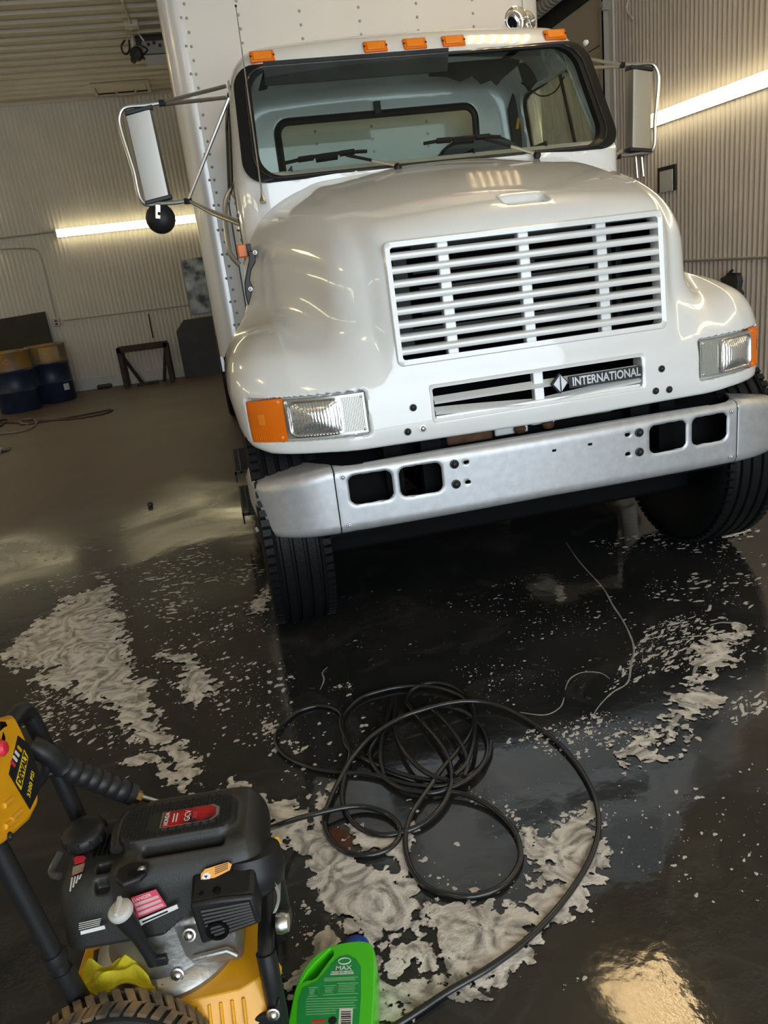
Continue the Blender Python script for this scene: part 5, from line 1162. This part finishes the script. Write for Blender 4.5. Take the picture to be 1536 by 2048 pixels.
# muffler guard on the near right side
def muf(u, v): return Ly(u, v, -.108)
M4 = [muf(378, 1812), muf(506, 1793), muf(524, 1846), muf(404, 1892)]
mo = MB().poly3([M4[0], (M4[0]+M4[1])/2+np.array([0, 0, .003]), M4[1], M4[2], M4[3]], (0, .012, 0))
gd = mo.build('muffler_guard', BLACK, washer, bevel=.006)
cn = sum(M4)/4; bk = []
for p in M4: bk.append(np.array([cn[0]+(p[0]-cn[0])*1.04, -.04, cn[2]+(p[2]-cn[2])*.95+.012]))
gb = MB().add([tuple(p+np.array([0, .006, 0])) for p in M4]+[tuple(p) for p in bk], [(0, 1, 5, 4), (1, 2, 6, 5), (2, 3, 7, 6), (3, 0, 4, 7), (4, 5, 6, 7), (3, 2, 1, 0)]).build('guard_sides', BLACK, washer, bevel=.008)
for k in range(8):
    t0 = .16+k*.095; a = M4[0]*(1-t0)+M4[3]*t0; b = M4[1]*(1-t0)+M4[2]*t0
    a_ = a*.84+b*.16; b_ = a*.08+b*.92
    MB().tube([a_+np.array([0, -.002, 0]), b_+np.array([0, -.002, 0])], .0032, 6).build('guard_louver', mat('louver_black', (.028, .027, .026), .5) if k == 0 else bpy.data.materials['louver_black'], gd)
ex = muf(436, 1856); MB().lathe([(.020, 0), (.020, .006), (.014, .006), (.012, -.004), (0, -.004)], ex+np.array([0, -.002, 0]), (0, -1, 0), 24).build('exhaust_outlet', DEEP, gd, 50)
for u, v in ((404, 1790), (434, 1782)): bolt(Ly(u, v, -.085), (0, -.6, .8), .006, DEEP, gd)
# right-hand end: heat shield strip, rounded air box, brass outlet
ab = MB().lathe([(.0, 0), (.045, .004), (.062, .02), (.066, .05), (.06, .08), (.0, .085)], (.145, -.015, .385), (0, .35, 1), 28).build('air_box', BLACK, washer, 60)
MB().grid(lambda u, v: np.array([.176+.022*math.sin(math.pi*v*.9), -.045+.075*u, .455-.10*v]), 6, 10, thick=(-.006, 0, 0)).build('heat_shield', mat('pale_alloy', (.58, .57, .54), .35, .8), washer, 60)
for k in range(3): MB().lathe([(.018, 0), (.020, .01), (.016, .022)], (.182, -.05+.02*k, .335-.012*k), (1, -.1, 0), 12).build('pump_knob', STEEL if k == 0 else BLACK, washer)
MB().cyl(Lz(512, 1690, .40), Lz(528, 1688, .405), .010, n=14).build('outlet_pipe', STEEL, washer)
b0 = Lz(526, 1687, .405); b1 = Lz(556, 1692, .408); bd = b1-b0
br_ = MB().lathe([(.010, 0), (.014, .004), (.014, .012), (.011, .014)], b0, bd, 6).build('brass_coupling', BRASS, washer, 30)
MB().lathe([(.012, .014), (.015, .016), (.015, .022), (.017, .026), (.017, .031), (.011, .031), (.010, .02)], b0, bd, 20).build('coupling_collar', mat('yellow_collar', (.85, .50, .02), .35), br_, 40)
# stickers on the cover (near side wall and shoulders)
def stk(name, pts, plane, m, lift, par=washer): 
    n_, d_ = plane; A = [Lpl(u, v, n_, d_) for u, v in pts]; return MB().poly3(A, np.asarray(n_, float)*lift).build(name, m, par)
side = ((0, -.985, .17), .985*.066+.17*.43); side = ((0, -.97, .24), .97*.072+.24*.42)
dz_ = stk('danger_label', ((262, 1795), (312, 1778), (334, 1812), (276, 1836)), side, PINK, .0012)
for k in range(3):
    t = .30+k*.23
    def bil(a, b): p = [(262, 1795), (312, 1778), (334, 1812), (276, 1836)]; top = (p[0][0]*(1-a)+p[1][0]*a, p[0][1]*(1-a)+p[1][1]*a); bot = (p[3][0]*(1-a)+p[2][0]*a, p[3][1]*(1-a)+p[2][1]*a); return (top[0]*(1-b)+bot[0]*b, top[1]*(1-b)+bot[1]*b)
    stk('label_text_block', (bil(.06, t), bil(.94, t), bil(.94, t+.15), bil(.06, t+.15)), side, mat('pale_pink_print', (.62, .36, .38), .5) if k == 0 else bpy.data.materials['pale_pink_print'], .0018, dz_)
tA, tB = Lpl(*bil(.06, .17), *side), Lpl(*bil(.70, .17), *side)
text('label_lettering', 'DANGER', .0085, (tA+tB)/2+np.array([0, -.0016, .0004]), tB-tA, np.cross(np.asarray(side[0]), tB-tA), WLAB, dz_, width=.034, extrude=.0002)
ws_ = stk('white_strip_label', ((278, 1840), (354, 1808), (357, 1816), (290, 1846), (283, 1851)), side, WLAB, .0012)
stk('strip_print', ((284, 1842), (335, 1820), (337, 1823), (286, 1845)), side, BLACK, .0017, ws_)
ol = stk('orange_label', ((402, 1748), (410, 1738), (456, 1724), (464, 1728), (460, 1740), (412, 1764), (402, 1760)), ((0, -.90, .44), .90*.069+.44*.445), ORL, .0012)
stk('orange_label_symbol', ((404, 1755), (408, 1747), (416, 1744), (422, 1749), (420, 1757), (411, 1761)), ((0, -.90, .44), .90*.069+.44*.445), WLAB, .0018, ol)
stk('symbol_mark', ((408, 1751), (416, 1750), (413, 1756)), ((0, -.90, .44), .90*.069+.44*.445), BLACK, .0024, ol)
for k in range(4): stk('label_line', ((430, 1744.5-k*4+2), (456, 1734.5-k*3.4+1), (456, 1736-k*3.4+1), (430, 1746-k*4+2)), ((0, -.90, .44), .90*.069+.44*.445), BLACK, .0018, ol)
lf = (0, -.2, .98)
wl = stk('spec_label', ((161, 1862), (209, 1850), (211, 1857), (162, 1869)), side, WLAB, .0012)
for k in range(4): stk('spec_line', ((158, 1846+k*4), (196-k*1+6, 1836+k*4), (202-k+1, 1837.4+k*4), (158, 1847.4+k*4)), side, GREYCAP, .0012, wl)
top_ = ((0, -.02, 1.), .489)
cl = stk('caution_label', ((148, 1718), (154, 1713), (168, 1712), (172, 1716), (168, 1724), (150, 1729)), top_, RED, .0012)
stk('caution_panel', ((146, 1735), (170, 1726), (166, 1742), (144, 1752)), top_, mat('label_red_green', (.45, .04, .03), .5, c2=(.30, .28, .2), var=.1, vscale=60), .0012, cl)
for k in range(4): stk('caution_line', ((143+k*6, 1756-k*2), (146+k*6, 1755-k*2), (144+k*6-2, 1782-k*8), (141+k*6-2, 1783-k*8)), top_, WLAB, .0012, cl)

# control panel between the handle tubes
pn = unit((1, 0, .135)); pd = pn @ np.array([hx(.60)+.040, 0, .60])
PPX = [(-30, 1440), (0, 1436), (26, 1428), (34, 1436), (46, 1460), (57, 1486), (68, 1516), (79, 1543), (79, 1606), (62, 1640), (16, 1682), (-4, 1694), (-40, 1690)]
PP = [Lpl(u, v, pn, pd) for u, v in PPX]
pan = MB().poly3(PP, -pn*.05).build('control_panel', YEL, washer, bevel=.008)
LBX = [(35, 1472), (56, 1488), (78, 1548), (78, 1580), (59, 1619), (17, 1548)]
pb = MB().poly3([Lpl(u, v, pn, pd) for u, v in LBX], pn*.0015).build('panel_label', BLACK, pan)
YBX = [(46, 1500), (54, 1516), (40, 1580), (30, 1564)]
yb2 = MB().poly3([Lpl(u, v, pn, pd) for u, v in YBX], pn*.0025).build('brand_block', mat('label_yellow', (.85, .62, .02), .4), pan)
c_ = sum(Lpl(u, v, pn, pd) for u, v in YBX)/4; ub = Lpl(50, 1508, pn, pd)-Lpl(35, 1572, pn, pd); vb = np.cross(pn, ub)
text('brand_lettering', 'DEWALT', .020, c_+pn*.0028, ub, vb, BLACK, pan, width=np.linalg.norm(ub)*.93, extrude=.0003, offset=.0006)
c2_ = (Lpl(64, 1545, pn, pd)+Lpl(55, 1594, pn, pd))/2; u2 = Lpl(64, 1545, pn, pd)-Lpl(55, 1594, pn, pd)
text('rating_lettering', '3300 PSI', .015, c2_+pn*.0022, u2, np.cross(pn, u2), bpy.data.materials['label_yellow'], pan, width=np.linalg.norm(u2)*1.0, extrude=.0003)
for u, v, m in ((24, 1528, RED), (28, 1518, WLAB), (32, 1508, WLAB), (37, 1498, YEL)):
    p = Lpl(u, v, pn, pd)+pn*.002; MB().obox(p, (ub, vb, pn), (.0025, .007, .0008)).build('indicator_icon', m, pan)
for pts in ([(0, 1462), (0, 1440+3), (10, 1444), (14, 1452), (6, 1456)], [(0, 1492), (6, 1464), (10, 1476), (8, 1488)]): MB().poly3([Lpl(u, v, pn, pd) for u, v in pts], pn*.001).build('panel_hook_hole', DEEP, pan)
p = Lpl(-2, 1498, pn, pd); MB().lathe([(.012, 0), (.014, .006), (.010, .012), (0, .013)], p, pn, 14).build('red_switch', RED, pan, 50)
for a, b in (((8, 1612), (24, 1598)), ((22, 1640), (42, 1622)), ((10, 1654), (30, 1642))): MB().tube([Lpl(*a, pn, pd), Lpl(*b, pn, pd)], .005, 8).build('panel_ridge', YEL, pan, 60)
bolt(Lpl(19, 1673, pn, pd), pn, .006, BLACK, pan)

# spray gun resting on its hook behind the engine
gun = thing('spray_gun', 'black pressure washer gun with ribbed grip and brass fitting hung on the washer handle', 'spray gun', (0, 0, 0))
def G(u, v, y=.205): p = Ly(u, v, y); return WO+WXv*p[0]+WYv*p[1]+np.array([0, 0, p[2]])
ga, gb_ = G(108, 1526, .12), G(268, 1590, .165); dg_ = gb_-ga
prof = [(.019, 0), (.021, .02)]; Lg = np.linalg.norm(dg_)
for k in range(6):
    h0 = .03+k*(Lg-.05)/6; prof += [(.019+.001*k*.3, h0), (.0235, h0+.006), (.0225, h0+.02), (.0195, h0+.024)]
prof += [(.022, Lg-.018), (.022, Lg-.002), (.013, Lg)]
MB().lathe(prof, ga, dg_, 20).build('ribbed_grip', BLACK, gun, 45)
MB().tube(spline([G(62, 1492, .11), G(84, 1502, .11), G(104, 1514, .115), G(126, 1534, .124)], 5), [.02]*15+[.022], 12).build('gun_body', BLACK, gun, 60)
MB().tube(spline([G(88, 1510, .11), G(94, 1532, .11), G(86, 1552, .11), G(76, 1566, .11)], 5), .011, 10).build('trigger_guard', BLACK, gun, 60)
MB().tube(spline([G(86, 1540, .11), G(100, 1545, .11), G(112, 1538, .115)], 5), .007, 8).build('trigger', DARKMETAL, gun, 60)
MB().lathe([(.011, 0), (.0135, .002), (.0135, .014), (.010, .016)], gb_, dg_, 6).build('brass_nut', BRASS, gun, 30)
MB().tube([gb_+unit(dg_)*.012, G(345, 1613, .20), G(420, 1650, .235)], .0065, 10).build('lance', STEEL, gun, 60)

# yellow cloth over the washer plate, behind the near wheel
ct = [(168, 1962), (200, 1934), (262, 1940), (296, 1952), (310, 1990), (330, 2010), (300, 2004), (240, 1990), (150, 2010), (140, 2000)]
cc0, cc1, cc2, cc3 = Lz(170, 1960, .272), Lz(290, 1948, .272), Lz(322, 2004, .262), Lz(150, 2004, .262)
def cloth(u, v):
    a = cc0*(1-u)+cc1*u; b = cc3*(1-u)+cc2*u; p = a*(1-v)+b*v
    wz = .016*math.sin(5.2*u+2.2*v)*math.sin(3+4*v)+.010*math.sin(11*u-5*v)+.006*math.sin(17*v+6*u)
    ex_ = .008*math.sin(9*u+1); q = WO+WXv*p[0]+WYv*(p[1]+ex_)+np.array([0, 0, p[2]+.016+wz+.02*math.sin(math.pi*u)]); return q
tag(MB().grid(cloth, 26, 18, thick=(0, 0, .004)).build('cleaning_cloth', RAGM, None, 70), 'crumpled yellow cloth lying on the washer base plate behind the wheel', 'cloth')

# ================================================================== GREEN SOAP BOTTLE lying on its front, label up
bot = thing('soap_bottle', 'bright green jug of car soap with blue cap lying in the foam', 'bottle', (-1.16, -1.42, 0))
zt = .094
B = lambda u, v: onZ(u, v, zt)
OUT = [(566, 2075), (575, 2040), (585, 1990), (592, 1968), (604, 1940), (626, 1912), (652, 1894), (680, 1884), (716, 1879), (738, 1882), (747, 1892), (751, 1912), (751, 1960), (749, 2010), (746, 2060), (742, 2140), (742, 2180), (612, 2200), (598, 2150), (574, 2110)]
out_w = [B(u, v) for u, v in OUT]; cen = sum(out_w)/len(out_w)
sp_o = spline(out_w, 4, True); n = len(sp_o); bm_ = MB(); rings = []
prof_ = [(.965, zt), (.992, zt-.005), (1.0, zt-.016), (1.0, .02), (.985, .006), (.95, .001)]
def inset(p, k): return cen+(p-cen)*k
for k, z in prof_: rings += [np.array([*(inset(p, k)[:2]), z]) for p in sp_o]
fs = [(l*n+(i+1) % n, l*n+i, (l+1)*n+i, (l+1)*n+(i+1) % n) for l in range(len(prof_)-1) for i in range(n)]
# handle hole: an eye-shaped opening cut down through the top-left shoulder
fs += [tuple(range(n)), tuple(reversed([(len(prof_)-1)*n+i for i in range(n)]))]
if True:
    ar = sum(sp_o[i][0]*sp_o[(i+1) % n][1]-sp_o[(i+1) % n][0]*sp_o[i][1] for i in range(n))
    if ar < 0: fs = [q[::-1] for q in fs]
bm_.add(rings, fs); body = bm_.build('jug_body', GRN, bot, 50)
EYE = [(603, 1966), (616, 1942), (636, 1920), (653, 1904), (660, 1897), (667, 1899), (667, 1910), (656, 1924), (644, 1940), (634, 1954), (624, 1960), (612, 1961)]
cut = MB(); ep = [B(u, v) for u, v in EYE]; cut.poly3([np.array([p[0], p[1], -.02]) for p in ep], (0, 0, .2))
cme = bpy.data.meshes.new('cut'); cme.from_pydata(cut.v, [], cut.f); co = bpy.data.objects.new('cut', cme); col.objects.link(co)
bo = body.modifiers.new('handle', 'BOOLEAN'); bo.operation = 'DIFFERENCE'; bo.object = co; bo.solver = 'EXACT'
body.matrix_parent_inverse = Matrix.Translation(ORG[bot.name][0]).inverted()
bpy.context.view_layer.update()
dgph = bpy.context.evaluated_depsgraph_get(); nm = bpy.data.meshes.new_from_object(body.evaluated_get(dgph)); body.modifiers.clear(); body.data = nm
nm.shade_smooth(); nm.set_sharp_from_angle(angle=math.radians(50)); bpy.data.objects.remove(co)
bb = body.modifiers.new('bevel', 'BEVEL'); bb.width = .006; bb.segments = 3; bb.limit_method = 'ANGLE'; bb.angle_limit = math.radians(40)
nk0 = onZ(712, 1918, .045); nd = unit(onZ(716, 1879, .045)-nk0)
MB().lathe([(.026, -.02), (.026, .012), (.022, .018), (.022, .024)], nk0, nd, 20).build('jug_neck', GRN, bot, 50)
MB().lathe([(.024, .012), (.0265, .014), (.0265, .040), (.022, .044), (0, .0445)], nk0, nd, 24).build('cap', BLUE, bot, 50)
LB = [(594, 2046), (597, 2000), (606, 1976), (634, 1962), (650, 1945), (664, 1926), (680, 1913), (696, 1910), (712, 1918), (722, 1934), (722, 1990), (718, 2050), (710, 2110), (612, 2120)]
def Bt(u, v, dz=0.): return onZ(u, v, zt+dz)
lab = MB().poly3([Bt(u, v, .0006) for u, v in LB], (0, 0, .0006)).build('label', GLAB, bot)
ux = unit(Bt(720, 1966)-Bt(650, 1970)); uy = np.cross((0, 0, 1), ux)
def Tx(s_, size, u, v, m, wd): return text('label_lettering', s_, size, Bt(u, v, .0014), ux, uy, m, lab, width=wd, extrude=.0002, offset=.0003)
Tx('MAX', .014, 687, 1936, WLAB, .034)
Tx('THE ONLY CAR WASH WITH', .0045, 684, 1943.5, WLAB, .046); Tx('MAXIMUM CLEANING POWER', .0045, 684, 1947.5, WLAB, .050)
def ell(u, v, a, b): c = Bt(u, v, .0013); return [c+ux*a*math.cos(t)+uy*b*math.sin(t) for t in np.linspace(0, 2*math.pi, 24, endpoint=False)]
MB().tube(ell(689, 1922, .013, .0075), .0012, 5, closed=True).build('label_oval', WLAB, lab)
for x0, x1, y0, y1 in ((647, 672, 1972, 1990), (638-22, 635, 1976, 1993), (674, 716, 1967, 1988)):
    q = [Bt(a, b, .0014) for a, b in ((x0, y0), (x1, y0-1.5), (x1, y1-1.5), (x0, y1))]; MB().tube(q, .0006, 4, closed=True).build('label_box', GLAB2, lab)
    for k in range(5):
        a = y0+3+k*(y1-y0-5)/5; MB().poly3([Bt(x0+3, a, .0013), Bt(x1-4-(k*3 % 5), a-1.2, .0013), Bt(x1-4-(k*3 % 5), a, .0013), Bt(x0+3, a+1.2, .0013)], (0, 0, .0002)).build('label_print', GLAB2, lab)
for k in range(10):
    a = 1955+k*2.6 if k < 3 else 1996+(k-3)*5.2; x0 = 648 if k < 3 else 612; x1 = 716-(k*7 % 9)
    if k >= 8: x1 = 672
    MB().poly3([Bt(x0, a+1, .0013), Bt(x1, a-2, .0013), Bt(x1, a-.3, .0013), Bt(x0, a+2.7, .0013)], (0, 0, .0002)).build('label_print', GLAB2, lab)
MB().poly3([Bt(623, 2041, .0013), Bt(653, 2037, .0013), Bt(652, 2043, .0013), Bt(623, 2046, .0013)], (0, 0, .0003)).build('red_bar', RED, lab)
MB().poly3(ell(665, 2041, .0085, .0085), (0, 0, .0004)).build('badge', BLACK, lab); Tx('T', .011, 665, 2041, WLAB, .008)
bc = MB().poly3([Bt(679, 2017, .0013), Bt(706, 2016, .0013), Bt(704, 2056, .0013), Bt(676, 2058, .0013)], (0, 0, .0003)).build('barcode_panel', WLAB, lab)
for k in range(6):
    a = 2023+k*4.4; MB().poly3([Bt(682, a, .0017), Bt(702, a-.5, .0017), Bt(702, a+1.2+(k % 3)*.5, .0017), Bt(682, a+1.7+(k % 3)*.5, .0017)], (0, 0, .0002)).build('barcode_bar', BLACK, lab)
